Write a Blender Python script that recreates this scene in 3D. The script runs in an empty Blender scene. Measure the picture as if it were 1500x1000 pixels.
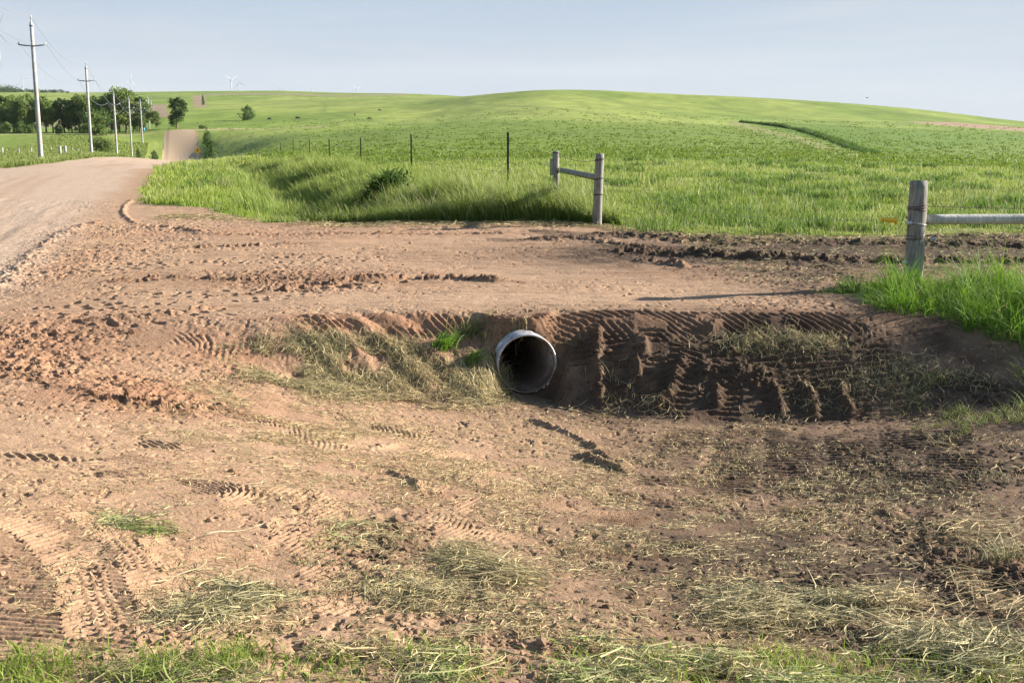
import bpy, math, random
import numpy as np
R = math.radians
rng = np.random.default_rng(7)
random.seed(7)
scene = bpy.context.scene
COL = scene.collection

# ------------------------------------------------------------ camera model
F = 1700.0; H = 1.65; TH = math.atan(315 / F)
CT, ST = math.cos(TH), math.sin(TH)
def kof(py):                      # downward slope of the sight line through row py
    return np.tan(TH - np.arctan((500.0 - np.asarray(py, float)) / F))
def ray(px, py):
    k = float(kof(py)); fz = CT + k * ST
    return (px - 750.0) / F * fz, k           # x per metre, drop per metre
def pt(px, py, d):
    a, k = ray(px, py)
    return np.array([a * d, d, H - k * d])

# ------------------------------------------------------------ numpy noise
def _hash(ix, iy, seed):
    h = (ix.astype(np.int64) * 374761393 + iy.astype(np.int64) * 668265263 + seed * 974634777) & 0xffffffff
    h = ((h ^ (h >> 13)) * 1274126177) & 0xffffffff
    h = h ^ (h >> 16)
    return (h & 0xffffff) / float(0xffffff)
def vn(x, y, seed=0):
    ix = np.floor(x); iy = np.floor(y); fx = x - ix; fy = y - iy
    fx = fx * fx * fx * (fx * (fx * 6 - 15) + 10); fy = fy * fy * fy * (fy * (fy * 6 - 15) + 10)
    a = _hash(ix, iy, seed); b = _hash(ix + 1, iy, seed)
    c = _hash(ix, iy + 1, seed); d = _hash(ix + 1, iy + 1, seed)
    return ((a + (b - a) * fx) * (1 - fy) + (c + (d - c) * fx) * fy) * 2 - 1
def fbm(x, y, sc, oct=4, seed=0, gain=.5):
    v = 0; a = 1; tot = 0; x = x / sc; y = y / sc
    for i in range(oct):
        v = v + a * vn(x * 2.03 ** i + i * 17.3, y * 2.03 ** i - i * 9.1, seed + i); tot += a; a *= gain
    return v / tot
def ss(x, a, b):
    t = np.clip((x - a) / (b - a), 0, 1); return t * t * (3 - 2 * t)

# ------------------------------------------------------------ far terrain table
COLS = np.array([-900, -200, 0, 130, 190, 262, 330, 400, 500, 600, 800, 1000, 1100, 1340, 1500, 2000, 2700], float)
Z0 = None
ROWS = [
 (1, Z0), (8, Z0), (14, Z0), (20, Z0),
 (30, [279, 279, 279, 279, 279, 279, 279, 278, 275, 271, 267, 270, 272, 276, 280, 282, 282]),
 (45, [248, 248, 248, 248, 248, 248, 248, 247, 247, 245, 243, 244, 246, 252, 256, 258, 258]),
 (60, [248, 248, 248, 248, 248, 248, 246, 241, 238, 235, 232, 233, 236, 242, 246, 248, 250]),
 (80, [238, 238, 238, 242, 243, 243.5, 241, 231, 229, 226, 222, 222, 225, 232, 237, 240, 242]),
 (110, [230, 229, 229, 233, 238, 240.5, 236, 226, 220, 216, 213, 212, 215, 224, 230, 234, 238]),
 (150, [222, 221, 220, 225, 232, 238, 233, 219, 212, 206, 202, 202, 206, 213, 219, 224, 230]),
 (200, [214, 213, 213, 221, 230, 236.2, 230, 211, 203, 197, 192, 192, 197, 203, 209, 215, 222]),
 (250, [205, 205, 206, 214, 231, 240, 224, 203, 195, 189, 184, 186, 190, 196, 203, 208, 216]),
 (275, [200, 200, 201, 207, 221, 233, 212, 198, 191, 186.5, 180, 183, 187, 193, 200, 205, 214]),
 (325, [194, 194, 194, 195, 196, 191, 190, 188.5, 185, 183, 173, 178, 181, 187, 194.5, 202, 210]),
 (345, [192.5, 192.5, 192.5, 192.5, 191, 188.5, 188, 187.5, 183, 181.5, 170, 176, 179, 185, 193, 200, 208]),
 (450, [180, 180, 180, 180, 178, 174, 173, 172, 170, 170, 153, 163, 170, 177, 186, 194, 204]),
 (650, [165, 165, 165, 165, 163, 160, 159, 158, 155, 150, 132, 138.5, 143, 160, 178, 190, 200]),
 (1000, [150, 150, 150, 149, 148, 146, 145, 145, 144, 143, 145, 150, 155, 168, 185, 195, 205]),
 (1500, [135, 135, 134, 135.5, 135, 134, 133.5, 133, 136, 137.5, 150, 155, 160, 172, 188, 196, 206]),
 (2500, [142, 142, 141, 141, 141, 141, 141, 141, 143, 146, 155, 160, 165, 175, 190, 197, 206]),
 (5000, [146, 146, 146, 146, 146, 146, 146, 146, 148, 150, 160, 165, 170, 180, 190, 197, 206]),
 (11000, [152, 152, 152, 152, 152, 152, 152, 152, 154, 156, 164, 168, 172, 182, 192, 198, 206])]
def hermite(xs, ys, xq):           # monotone-limited cubic through the nodes
    h = np.diff(xs); dl = np.diff(ys, axis=0) / h.reshape(-1, *([1] * (ys.ndim - 1)))
    m = np.zeros_like(ys)
    m[0] = dl[0]; m[-1] = dl[-1]
    h0 = h[:-1].reshape(-1, *([1] * (ys.ndim - 1))); h1 = h[1:].reshape(-1, *([1] * (ys.ndim - 1)))
    m[1:-1] = (dl[:-1] * h1 + dl[1:] * h0) / (h0 + h1)
    i = np.clip(np.searchsorted(xs, xq) - 1, 0, len(xs) - 2)
    t = (xq - xs[i]) / h[i]
    sh = (-1,) + (1,) * (ys.ndim - 1)
    t = t.reshape(sh); hh = h[i].reshape(sh)
    return ((2*t**3 - 3*t**2 + 1) * ys[i] + (t**3 - 2*t**2 + t) * hh * m[i]
            + (-2*t**3 + 3*t**2) * ys[i+1] + (t**3 - t**2) * hh * m[i+1])
_D = np.array([r[0] for r in ROWS], float)
_T = np.zeros((len(ROWS), len(COLS)))
for i, (d, row) in enumerate(ROWS):
    _T[i] = 0 if row is None else H - kof(row) * d
NC, NR = 600, 900
_CQ = np.linspace(COLS[0], COLS[-1], NC); _LQ = np.linspace(0, math.log(11000), NR)
_T1 = hermite(COLS, _T.T.copy(), _CQ).T
_TD = hermite(np.log(_D), _T1.copy(), _LQ)
def ztable(x, y):
    yy = np.maximum(y, 1.0)
    c = np.clip((750 + F / CT * x / yy - COLS[0]) / (COLS[-1] - COLS[0]) * (NC - 1), 0, NC - 1.001)
    l = np.clip(np.log(yy) / math.log(11000) * (NR - 1), 0, NR - 1.001)
    ci = c.astype(int); li = l.astype(int); fc = c - ci; fl = l - li
    return ((_TD[li, ci] * (1 - fc) + _TD[li, ci + 1] * fc) * (1 - fl)
            + (_TD[li + 1, ci] * (1 - fc) + _TD[li + 1, ci + 1] * fc) * fl)

# ------------------------------------------------------------ the hollow in front of the culvert
CP = np.array([(x, y, z) for y, row in {
    11: [(-6, 0), (-3, -.15), (-1.2, -.45), (.1, -.62), (1.5, -.7), (3, -.66), (4.5, -.35), (6.5, -.15)],
    9.3: [(-7, 0), (-4, -.08), (-2.5, -.2), (-1.2, -.46), (.1, -.65), (1.5, -.68), (3, -.62), (4.5, -.36), (6.5, -.18)],
    8: [(-6, 0), (-4, -.07), (-2.5, -.22), (-1, -.48), (0, -.62), (1.5, -.66), (3, -.57), (4.5, -.36), (6.5, -.2)],
    6.5: [(-5, 0), (-4, -.04), (-2, -.2), (0, -.44), (1.5, -.54), (3, -.5), (4.5, -.35), (6, -.2)],
    5: [(-5, 0), (-3, -.04), (-1, -.2), (.5, -.33), (2, -.35), (3.5, -.25), (5, -.1)],
    3.5: [(-4, .02), (-2, 0), (0, -.07), (1.5, -.1), (3, -.05), (5, 0)],
    2: [(-4, .03), (-2, .03), (0, .02), (2, .02), (4, .03)]}.items() for x, z in row])
def _phi(r2): return .5 * r2 * np.log(r2 + 1e-9)
_n = len(CP)
_d2 = ((CP[:, None, :2] - CP[None, :, :2]) ** 2).sum(-1)
_A = np.zeros((_n + 3, _n + 3)); _A[:_n, :_n] = _phi(_d2) + np.eye(_n) * .05
_A[:_n, _n] = 1; _A[:_n, _n+1:] = CP[:, :2]; _A[_n, :_n] = 1; _A[_n+1:, :_n] = CP[:, :2].T
_w = np.linalg.solve(_A, np.concatenate([CP[:, 2], [0, 0, 0]]))
_gx = np.linspace(-9, 9, 181); _gy = np.linspace(0, 12, 121)
_GX, _GY = np.meshgrid(_gx, _gy)
_G = _w[_n] + _w[_n+1] * _GX + _w[_n+2] * _GY
for i in range(_n):
    _G += _w[i] * _phi((_GX - CP[i, 0]) ** 2 + (_GY - CP[i, 1]) ** 2)
_G *= 1 - ss(np.abs(_GX), 5.5, 8.8)
_G = np.clip(_G, -.8, .06)
def bowl(x, y):
    c = np.clip((x + 9) / 18 * 180, 0, 179.99); l = np.clip(y / 12 * 120, 0, 119.99)
    ci = c.astype(int); li = l.astype(int); fc = c - ci; fl = l - li
    return ((_G[li, ci] * (1 - fc) + _G[li, ci + 1] * fc) * (1 - fl)
            + (_G[li + 1, ci] * (1 - fc) + _G[li + 1, ci + 1] * fc) * fl)

def road_u(x, y): return (x + 5.6 + .276 * y - 4.6 * ss(y, 100, 262)) * (1 + .14 * ss(y, 130, 265))          # 0 on the road's centre line
PIPE_C = np.array([.125, 9.88, -.372]); PIPE_R = .262
PAX = np.array([-.19, 1.0, 0]); PAX /= np.linalg.norm(PAX)
def base(x, y):
    x = np.asarray(x, float); y = np.asarray(y, float)
    z = ztable(x, y)
    # crest and foot of the driveway bank
    foot = 9.30 + .08 * np.sin(x * .9) - .38 * ss(x, .55, 1.5) - .6 * ss(x, 3.2, 5.5)
    crest = 10.42 + .05 * np.sin(x * 1.3 + 1) - .35 * ss(-x, .2, 2.6) - .2 * ss(x, 4, 6)
    px_ = x - PIPE_C[0] + .19 * np.clip(y - PIPE_C[1], 0, 2)
    notch = np.exp(-(px_ / .30) ** 4)
    foot = foot * (1 - notch) + 9.90 * notch
    crest = crest * (1 - notch) + 10.10 * notch
    t = np.clip((y - foot) / (crest - foot), 0, 1)
    t = t * .55 + ss(t, 0, 1) * .45
    z = z + bowl(x, y) * (1 - t) * (y < 12)
    # ditch that carries on past the driveway
    u = x + 2.7 + .276 * (y - 20)
    z = z - .55 * np.exp(-(u / 1.2) ** 2) * ss(y, 20.0, 21.6) * (1 - ss(y, 60, 120))
    # tall bank of turf on its right side
    ub = x + .9 + .276 * (y - 20)
    z = z + .14 * np.exp(-(ub / 1.0) ** 2) * ss(y, 20.2, 22) * (1 - ss(y, 45, 70))
    # road crown and shallow verge drop
    ur = road_u(x, y)
    z = z + .05 * np.exp(-(ur / 2.6) ** 2) * (y > 0) * ss(y, 2, 12) - .10 * ss(-(ur + 3.9), 0, 1.5) * ss(y, 12, 30)
    return z
_DS = np.concatenate([np.arange(1.5, 30, .006), np.geomspace(30, 9000, 5000)])
def at(px, py):
    a, k = ray(px, py)
    g = base(a * _DS, _DS) - (H - k * _DS)
    i = np.argmax(g > 0)
    if g[i] <= 0: i = len(_DS) - 1
    d = _DS[i]
    return np.array([a * d, d, float(base(a * d, d))])

# ------------------------------------------------------------ strokes and blobs on the ground
def poly_w(pts): return np.array([at(*p)[:2] for p in pts])
def st_coords(x, y, P):
    """along / across coordinates of points relative to a polyline"""
    best = np.full(x.shape, 1e9); S = np.zeros(x.shape); T = np.zeros(x.shape); acc = 0
    for a, b in zip(P[:-1], P[1:]):
        d = b - a; L = np.hypot(*d); d = d / L
        rx = x - a[0]; ry = y - a[1]
        s = rx * d[0] + ry * d[1]; t = -rx * d[1] + ry * d[0]
        sc = np.clip(s, 0, L); dist = np.hypot(s - sc, t)
        m = dist < best
        best = np.where(m, dist, best); S = np.where(m, acc + s, S); T = np.where(m, t, T)
        acc += L
    return S, T, best, acc
def smooth_poly(P, n=6):
    P = np.asarray(P, float)
    if len(P) < 3: return P
    t = np.arange(len(P)); q = np.linspace(0, len(P) - 1, (len(P) - 1) * n + 1)
    return hermite(t.astype(float), P, q)

# tread tracks: pixel polyline, width m, lug spacing m, amplitude m, lug slant, depth, style
TR = []
def track(pts, w, sp, amp, slant=0., depth=0., style='bar', drop=.0, duty=.5, seed=0, red=.0):
    TR.append(dict(P=smooth_poly(poly_w(pts)), w=w, sp=sp, amp=amp, slant=slant, depth=depth, style=style, drop=drop, duty=duty, seed=seed + len(TR), red=red))
def wtrack(P, *a, **k):
    TR.append(dict(P=smooth_poly(P), w=a[0], sp=a[1], amp=a[2], slant=k.get('slant', 0.), depth=k.get('depth', 0.), style=k.get('style', 'bar'),
                   drop=k.get('drop', 0.), duty=k.get('duty', .5), seed=len(TR), red=k.get('red', 0.)))
# lugs along the crest of the driveway bank
track([(430, 474), (600, 470), (760, 466), (900, 466), (1060, 470), (1240, 474)], .38, .088, .024, .9, .01, 'bar', .32, .5, red=1)
track([(840, 478), (960, 486), (1080, 486), (1180, 484), (1260, 488)], .28, .085, .018, .7, .01, 'bar', .2, .5, red=.7)
# grouser ladders down the bank right of the pipe
for px0, px1, w in ((852, 848, .20), (902, 906, .24), (955, 962, .22)):
    track([(px0, 482), (px1, 600)], w, .066, .040, .05, .012, 'bar', .0, .5)
for px0, px1 in ((1005, 985), (1060, 1060), (1110, 1150), (1165, 1200), (1215, 1260), (1275, 1330)):
    track([(px0, 505), (px1, 612)], .27, .070, .038, .05, .012, 'bar', .05, .5)
# fine grouser prints on the flat right of the ditch foot
for a in ([(1010, 628), (985, 690), (930, 745)], [(1085, 628), (1075, 690), (1040, 750)], [(1150, 626), (1160, 700), (1150, 760)],
          [(1235, 628), (1255, 690), (1262, 745)], [(1320, 628), (1330, 680), (1330, 735)], [(1405, 630), (1400, 680), (1385, 730)]):
    track(a, .36, .072, .022, .10, .004, 'bar', .12, .5)
track([(690, 745), (760, 742), (840, 745), (950, 762)], .42, .05, .012, 3.2, .0, 'bar', .25, .5)
track([(780, 800), (870, 808), (980, 815)], .25, .05, .011, 3.0, .0, 'bar', .35, .5)
# left foreground tyre prints
track([(-30, 668), (60, 672), (160, 676), (310, 650)], .20, .060, .020, .7, .004, 'bar', .1, .45)
track([(-30, 692), (80, 695), (180, 694), (330, 664)], .16, .060, .020, .7, .004, 'bar', .1, .45)
track([(40, 652), (150, 640)], .14, .07, .016, .7, .004, 'bar', .3, .4)
track([(205, 648), (300, 658)], .20, .055, .026, .9, .004, 'bar', .0, .45)
track([(255, 712), (350, 720), (372, 770), (320, 830), (250, 880)], .30, .048, .014, 1.0, .002, 'bar', .2, .5)
track([(-20, 760), (40, 800), (80, 860), (90, 940)], .44, .045, .012, .5, .0, 'chev', .15, .5)
track([(70, 740), (150, 800), (190, 870), (200, 960)], .36, .045, .012, .5, .0, 'chev', .15, .5)
track([(170, 760), (230, 830), (270, 900), (290, 970)], .30, .045, .012, .5, .0, 'chev', .15, .5)
track([(380, 690), (470, 745), (540, 800), (600, 870)], .30, .048, .012, .9, .0, 'bar', .2, .5)
track([(420, 760), (480, 830), (500, 900)], .26, .048, .010, .9, .0, 'bar', .25, .5)
track([(510, 610), (600, 640), (700, 690), (760, 740)], .30, .055, .014, 1.1, .0, 'bar', .3, .5)
track([(600, 690), (690, 735), (740, 790)], .28, .05, .010, 1.1, .0, 'bar', .35, .5)
track([(620, 740), (700, 790), (760, 850)], .28, .05, .008, 1.1, .0, 'bar', .35, .5)
track([(300, 600), (400, 620), (500, 660)], .30, .06, .010, 1.4, .0, 'bar', .3, .5)
# driveway surface
track([(60, 455), (200, 440), (330, 432), (470, 425)], .9, .16, .042, .35, .0, 'hole', .35, .5)
track([(40, 480), (170, 468), (320, 452)], .7, .16, .038, .4, .0, 'hole', .35, .5)
track([(150, 412), (300, 408), (450, 410), (600, 408), (740, 411)], .30, .15, .055, .5, .0, 'hole', .1, .6, red=.5)
track([(380, 422), (440, 427), (520, 417), (600, 411)], .22, .17, .075, .4, .0, 'hole', .1, .6)
track([(110, 400), (250, 385), (420, 380), (560, 378)], .8, .16, .030, .3, .0, 'hole', .35, .5)
track([(140, 370), (260, 362), (420, 364)], .7, .16, .034, .3, .0, 'hole', .4, .5)
track([(420, 345), (620, 343), (800, 345)], .8, .2, .015, .3, .0, 'hole', .5, .5)
track([(560, 365), (700, 368), (900, 380)], .5, .2, .010, .3, .0, 'hole', .55, .5)
# tracks raked into the left bank
track([(190, 490), (300, 500), (380, 540)], .35, .075, .008, .8, .0, 'bar', .5, .5, red=.6)
track([(440, 470), (480, 474), (530, 475)], .22, .09, .022, .9, .0, 'bar', .1, .5, red=.7)

# ridges of loose soil (positive) and gouges (negative): polyline, half width, height, crumble, red, dark
BM = []
def berm(pts, hw, h, cr=.5, red=0., dark=0.):
    BM.append(dict(P=smooth_poly(poly_w(pts)), hw=hw, h=h, cr=cr, red=red, dark=dark, seed=300 + len(BM)))
berm([(877, 480), (877, 520), (878, 592)], .045, .085, .35)
berm([(942, 492), (936, 560)], .05, .07, .6)
for a in ([(1000, 520), (985, 570), (955, 602)], [(1050, 560), (1048, 600)], [(1128, 560), (1140, 585), (1148, 608)], [(1178, 562), (1188, 585), (1192, 612)],
          [(1232, 562), (1240, 590), (1248, 612)]):
    berm(a, .045, .065, .4)
berm([(1020, 545), (1090, 548), (1140, 560)], .08, .06, .5)
berm([(1110, 484), (1080, 505), (1060, 515)], .05, .05, .5, .5)
berm([(1060, 466), (1035, 486)], .05, .05, .4, .8)
berm([(780, 618), (840, 640), (880, 665), (925, 690)], .035, .035, .5)
berm([(845, 668), (880, 680), (920, 692)], .03, .04, .5)
berm([(570, 690), (595, 700), (620, 722)], .025, .035, .5)
berm([(540, 660), (600, 650)], .03, .03, .5)
# diagonal windrows down the left bank (pushed soil)
berm([(380, 428), (450, 420), (540, 411), (640, 408), (740, 412)], .07, .050, .95, .6, .45)
berm([(150, 413), (260, 409), (380, 411)], .05, .035, .9, .6, .35)
berm([(270, 362), (360, 360), (460, 357)], .06, .035, .95, .4, .3)
berm([(120, 468), (220, 462), (330, 448)], .06, .03, .95, .4, .25)
berm([(330, 345), (520, 342), (760, 344)], .08, .025, .95, .4, .3)
berm([(20, 545), (120, 575), (230, 600)], .08, .022, .95, .6, .3)
berm([(140, 590), (260, 600), (330, 598)], .05, .04, .9, .9, .2)
# graded lip along the edge of the road
berm([(0, 420), (60, 365), (110, 335), (150, 325)], .10, .025, .9, .5)
berm([(250, 272), (215, 282), (185, 300), (182, 315), (200, 328)], .05, .03, .2, .4)
berm([(0, 292), (40, 280), (90, 270), (200, 268)], .25, .04, .4, .5)
berm([(190, 328), (260, 335), (320, 345)], .14, .03, .9, .4)
# churned dark earth at the back right
berm([(760, 352), (860, 352), (960, 366), (1060, 372), (1180, 378)], .16, .045, .9, .1, .8)
berm([(860, 345), (1000, 352), (1130, 356), (1260, 358), (1520, 362)], .30, .055, .9, 0, .9)
berm([(900, 368), (1050, 376), (1250, 384), (1520, 384)], .14, .07, .9, 0, .9)
berm([(940, 380), (1010, 395)], .1, .06, .8, .2, .5)
berm([(1330, 346), (1420, 350), (1520, 352)], .16, .05, .8, 0, .8)

# rough cloddy areas (px, py, rx, ry, amplitude m)
BL = []
def blob(px, py, rx, ry, v, kind):
    c = at(px, py); a = at(px, max(py - ry, 186)); b = at(px, py + ry)
    BL.append((c[0], c[1], rx * c[1] / F, max((a[1] - b[1]) * .5, .05), v, kind))
for b in ((40, 500, 90, 25, .05), (60, 535, 90, 25, .05), (180, 560, 70, 18, .045), (230, 590, 90, 16, .05), (300, 470, 60, 12, .02), (300, 540, 90, 30, .022), (120, 380, 100, 50, .02),
          (420, 405, 80, 14, .04), (480, 420, 70, 10, .035), (200, 335, 110, 10, .035), (760, 470, 60, 12, .02), (800, 495, 60, 25, .035), (840, 540, 50, 50, .035),
          (700, 480, 40, 20, .04), (950, 560, 60, 40, .04), (1150, 520, 200, 30, .025), (1100, 560, 120, 30, .03), (1400, 560, 120, 40, .03), (1440, 830, 90, 60, .06), (1300, 770, 120, 60, .025),
          (560, 790, 70, 50, .03), (620, 870, 120, 40, .025), (440, 760, 40, 30, .02), (1250, 880, 200, 50, .035), (780, 590, 120, 16, .03), (1150, 400, 120, 22, .03), (1150, 440, 100, 14, .02),
          (320, 950, 200, 30, .025), (800, 955, 250, 30, .03), (1150, 690, 250, 60, .012), (500, 560, 130, 40, .02)):
    blob(*b, 'rough')
for b in ((1200, 830, 360, 100, 1.05), (1000, 750, 200, 60, .65), (1250, 930, 300, 40, .7), (1350, 640, 200, 60, .9), (1150, 600, 300, 40, 1.), (820, 600, 110, 22, .7), (930, 700, 120, 40, .45), (1380, 900, 160, 60, .6), (480, 800, 60, 40, .4), (430, 408, 180, 8, .35), (120, 500, 120, 30, .2),
          (1000, 372, 220, 18, 1.2), (1300, 370, 330, 28, 1.3), (1160, 400, 150, 16, .8), (1180, 420, 110, 18, .6), (1000, 560, 190, 70, 1.1), (1200, 560, 200, 70, 1.1), (1400, 590, 160, 70, 1.), (1150, 650, 260, 60, .75), (1400, 700, 200, 80, .8),
          (1200, 780, 220, 70, .6), (1430, 840, 120, 70, 1.), (830, 540, 70, 60, .8), (780, 590, 80, 20, .6), (700, 480, 50, 25, .45), (560, 800, 80, 50, .55), (640, 840, 90, 40, .4),
          (890, 660, 90, 40, .45), (1100, 545, 330, 85, 1.25), (1260, 690, 330, 95, .95), (1010, 665, 150, 50, .65), (1420, 790, 200, 80, .75), (1350, 500, 120, 60, .8), (850, 540, 60, 60, 1.0), (1180, 900, 250, 40, .45), (950, 800, 150, 60, .25), (1000, 900, 150, 50, .3), (620, 520, 60, 40, .3)):
    blob(*b, 'dark')
for b in ((760, 472, 420, 14, .8), (1150, 470, 110, 22, 1), (60, 510, 130, 50, .7), (220, 580, 160, 30, .9), (300, 510, 140, 30, .6), (60, 400, 70, 50, .4), (430, 408, 220, 12, .6), (400, 340, 300, 10, .4), (100, 280, 90, 8, .5),
          (560, 500, 120, 30, .5), (1000, 400, 120, 14, .5), (620, 700, 90, 40, .3)):
    blob(*b, 'red')
for b in ((850, 400, 260, 16, .9), (620, 388, 200, 9, .6), (700, 352, 260, 8, .5), (700, 437, 350, 12, 1), (1000, 425, 110, 22, .9), (560, 445, 120, 10, .8), (350, 462, 120, 14, .5), (250, 640, 200, 30, .35), (150, 720, 160, 30, .3), (480, 660, 120, 50, .35), (620, 355, 120, 5, .4), (180, 310, 60, 15, .5)):
    blob(*b, 'pale')
def blobs(x, y, kind):
    v = np.zeros(x.shape)
    for cx, cy, rx, ry, a, k in BL:
        if k != kind: continue
        m = (np.abs(x - cx) < 2.2 * rx) & (np.abs(y - cy) < 2.2 * ry)
        if not m.any(): continue
        q = ((x[m] - cx) / rx) ** 2 + ((y[m] - cy) / ry) ** 2
        v[m] = np.maximum(v[m], a * np.exp(-q * .8))
    return v

def edge_y(x):                    # where the turf starts behind the bare soil
    e = 20.3 - 2.6 * ss(x, .9, 2.9) + .8 * ss(x, 6, 10)
    return e
def green(x, y):
    """0 bare soil .. 1 turf"""
    n = fbm(x, y, 1.3, 3, 91) * .35 + fbm(x, y, .25, 2, 95) * .12
    g = ss(y - edge_y(x) + n, -.15, .35)
    ur = road_u(x, y) + n * (1 + y * .006)
    e0 = 4.5 - .2 * ss(y, 50, 95); right = ss(ur - e0, -.3, .4)
    # the corner of turf beside the road starts a little later
    c = ss(y - (24.5 + 1.3 * (x + 6.2) * 0 - 3.6 * ss(x, -7.2, -4.4)) + n * 2, -.2, .5)
    c = np.where(x < -3.6, c, 1.0)
    left = ss(-ur, 3.7, 4.6)
    g = np.where(x + .276 * y > -6, g * right * c, np.maximum(left * ss(y, 20, 26), 0))
    g = np.where(y > 329, 1.0, g)
    # near right patch
    q = ((x - 5.25) / 1.8) ** 2 + ((y - 10.6 + .38 * (x - 5)) / 1.40) ** 2
    g = np.maximum(g, ss(1.05 - q + n * .9, -.1, .3) * (y < 13))
    return g
def heights(x, y):
    """surface height and colour masks"""
    z = base(x, y); n = x.shape
    red = np.zeros(n); dark = np.zeros(n)
    gr = green(x, y)
    near = y < 26
    xn = x[near]; yn = y[near]; dz = np.zeros(xn.shape)
    g = gr[near]; soil = 1 - g
    ur = road_u(xn, yn); onroad = (1 - ss(ur, 2.9, 3.4)) * ss(yn, 10.5, 12)
    rough = blobs(xn, yn, 'rough')
    damp = np.zeros(xn.shape)
    for T in TR:
        P = T['P']; w = T['w']
        m = (xn > P[:, 0].min() - w) & (xn < P[:, 0].max() + w) & (yn > P[:, 1].min() - w) & (yn < P[:, 1].max() + w)
        if not m.any(): continue
        s, t, dist, L = st_coords(xn[m], yn[m], P)
        damp[m] = np.maximum(damp[m], ss(w / 2 - np.abs(t), -.04, .03) * ss(s, -.05, .06) * ss(L - s, -.05, .06))
    dz += soil * fbm(xn, yn, .9, 3, 1) * .025 * (1 - .7 * onroad)
    # soil windrows raked diagonally down the left bank
    sm = np.exp(-(((xn + .95) / 1.0) ** 2 + ((yn - 9.85) / .62) ** 2) ** 2)
    sn = (xn + yn * 1.0) * .7071 + fbm(xn, yn, .7, 2, 71) * .05
    dz += soil * sm * (.020 * (np.abs(((sn / .27) % 1) - .5) * 4 - 1) * (1 + .8 * fbm(xn, yn, .12, 3, 72)))
    dz0 = dz.copy()
    fine = fbm(xn, yn, .11, 4, 11, .6)
    pitch = .25 + .75 * ss(fbm(xn, yn, .6, 3, 41), -.25, .25)
    smooth = np.clip(blobs(xn, yn, 'pale') * 1.1, 0, .85)
    soil = soil * (1 - smooth * .8)
    lane = ss(yn, 10.3, 10.8) * (1 - ss(yn, 19, 20.3)) * (1 - onroad)
    dz += lane * (1 - g) * (fbm(xn * .10 + yn * .02, yn, .12, 4, 62, .65) * .016 + fbm(xn * .25, yn, .45, 2, 63) * .014)
    hol = 1 - ss(yn, 8.6, 9.2)
    dz += hol * (1 - g) * (fbm((xn + .5 * yn) * .25, (yn - .5 * xn), .16, 3, 64, .6) * .009)
    dz += soil * fine * (.0115 * pitch + .0025) * (1 - .6 * onroad) * (1 - .45 * hol)
    pits = np.clip(fbm(xn, yn, .045, 3, 51) - .22, 0, 1)
    dz -= soil * pits * .045 * pitch * (1 - .7 * onroad)
    lump = np.abs(fbm(xn, yn, .20, 3, 21)) ; lump2 = np.abs(fbm(xn, yn, .07, 2, 31))
    dz += soil * (rough * (.9 * (.45 - lump) + 1.0 * (.4 - lump2) - .4 + .6 * fbm(xn, yn, .09, 4, 33, .65)))
    dz = dz0 + (dz - dz0) * (1 - .3 * damp)
    for T in TR:
        P = T['P']; w = T['w']
        m = (xn > P[:, 0].min() - w) & (xn < P[:, 0].max() + w) & (yn > P[:, 1].min() - w) & (yn < P[:, 1].max() + w)
        if not m.any(): continue
        xx = xn[m]; yy = yn[m]
        s, t, dist, L = st_coords(xx, yy, P)
        wob = fbm(xx, yy, .35, 2, 500 + T['seed'])
        s = s + wob * .03; t = t + wob * .03
        inside = ss(w / 2 - np.abs(t), -.01, .035) * ss(s, -.05, .06) * ss(L - s, -.05, .06)
        keep = ss(fbm(xx, yy, .30, 2, 700 + T['seed']) * 1.3 + .55, T['drop'], T['drop'] + .3)
        if T['style'] == 'chev': ph = (s + np.abs(t) * T['slant']) / T['sp'] + (t > 0) * .5
        else: ph = (s + t * T['slant']) / T['sp']
        if T['style'] == 'hole':
            row = np.floor((t / w + .5) * max(1, round(w / .16)))
            ph = ph + row * .47
            fr = ph - np.floor(ph)
            tt = (t / w + .5) * max(1, round(w / .16)); ft = tt - np.floor(tt)
            rnd = _hash(np.floor(ph), row, 40 + T['seed'])
            j1 = _hash(np.floor(ph), row, 41 + T['seed']) * .4 - .2; j2 = _hash(np.floor(ph), row, 42 + T['seed']) * .4 - .2; fr = fr + j1; ft = ft + j2 + wob * .8
            hole = np.exp(-((fr - .45) / .15) ** 2 - ((ft - .5) / .20) ** 2) * (rnd > T['drop'])
            lip = np.exp(-((fr - .72) / .10) ** 2 - ((ft - .5) / .25) ** 2) * (rnd > T['drop'])
            dd = (-hole * .9 + lip * .35) * T['amp'] * (.5 + rnd)
        else:
            fr = ph - np.floor(ph)
            tri = np.abs(fr - .5) * 2
            prof = ss(tri, .5 - .35, .5 + .35) - .45
            dd = prof * T['amp'] * keep
        dz[m] += (dd - T['depth'] * keep) * inside * soil[m]
        r_ = red[near]; r_[m] = np.maximum(r_[m], inside * T['red'] * .8); red[near] = r_
    for B in BM:
        P = B['P']; w = B['hw'] * 3
        m = (xn > P[:, 0].min() - w) & (xn < P[:, 0].max() + w) & (yn > P[:, 1].min() - w) & (yn < P[:, 1].max() + w)
        if not m.any(): continue
        xx = xn[m]; yy = yn[m]
        s, t, dist, L = st_coords(xx, yy, P)
        nn = fbm(xx, yy, .16, 3, B['seed']); t = t + nn * B['hw'] * .8
        e = np.exp(-(t / B['hw']) ** 2) * ss(s, -.05, .12) * ss(L - s, -.05, .12)
        cr = 1 + B['cr'] * (fbm(xx, yy, .10, 4, B['seed'] + 50, .65) * 1.8 - .2)
        dz[m] += e * B['h'] * cr * np.where(g[m] > .8, .2, 1)
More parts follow.
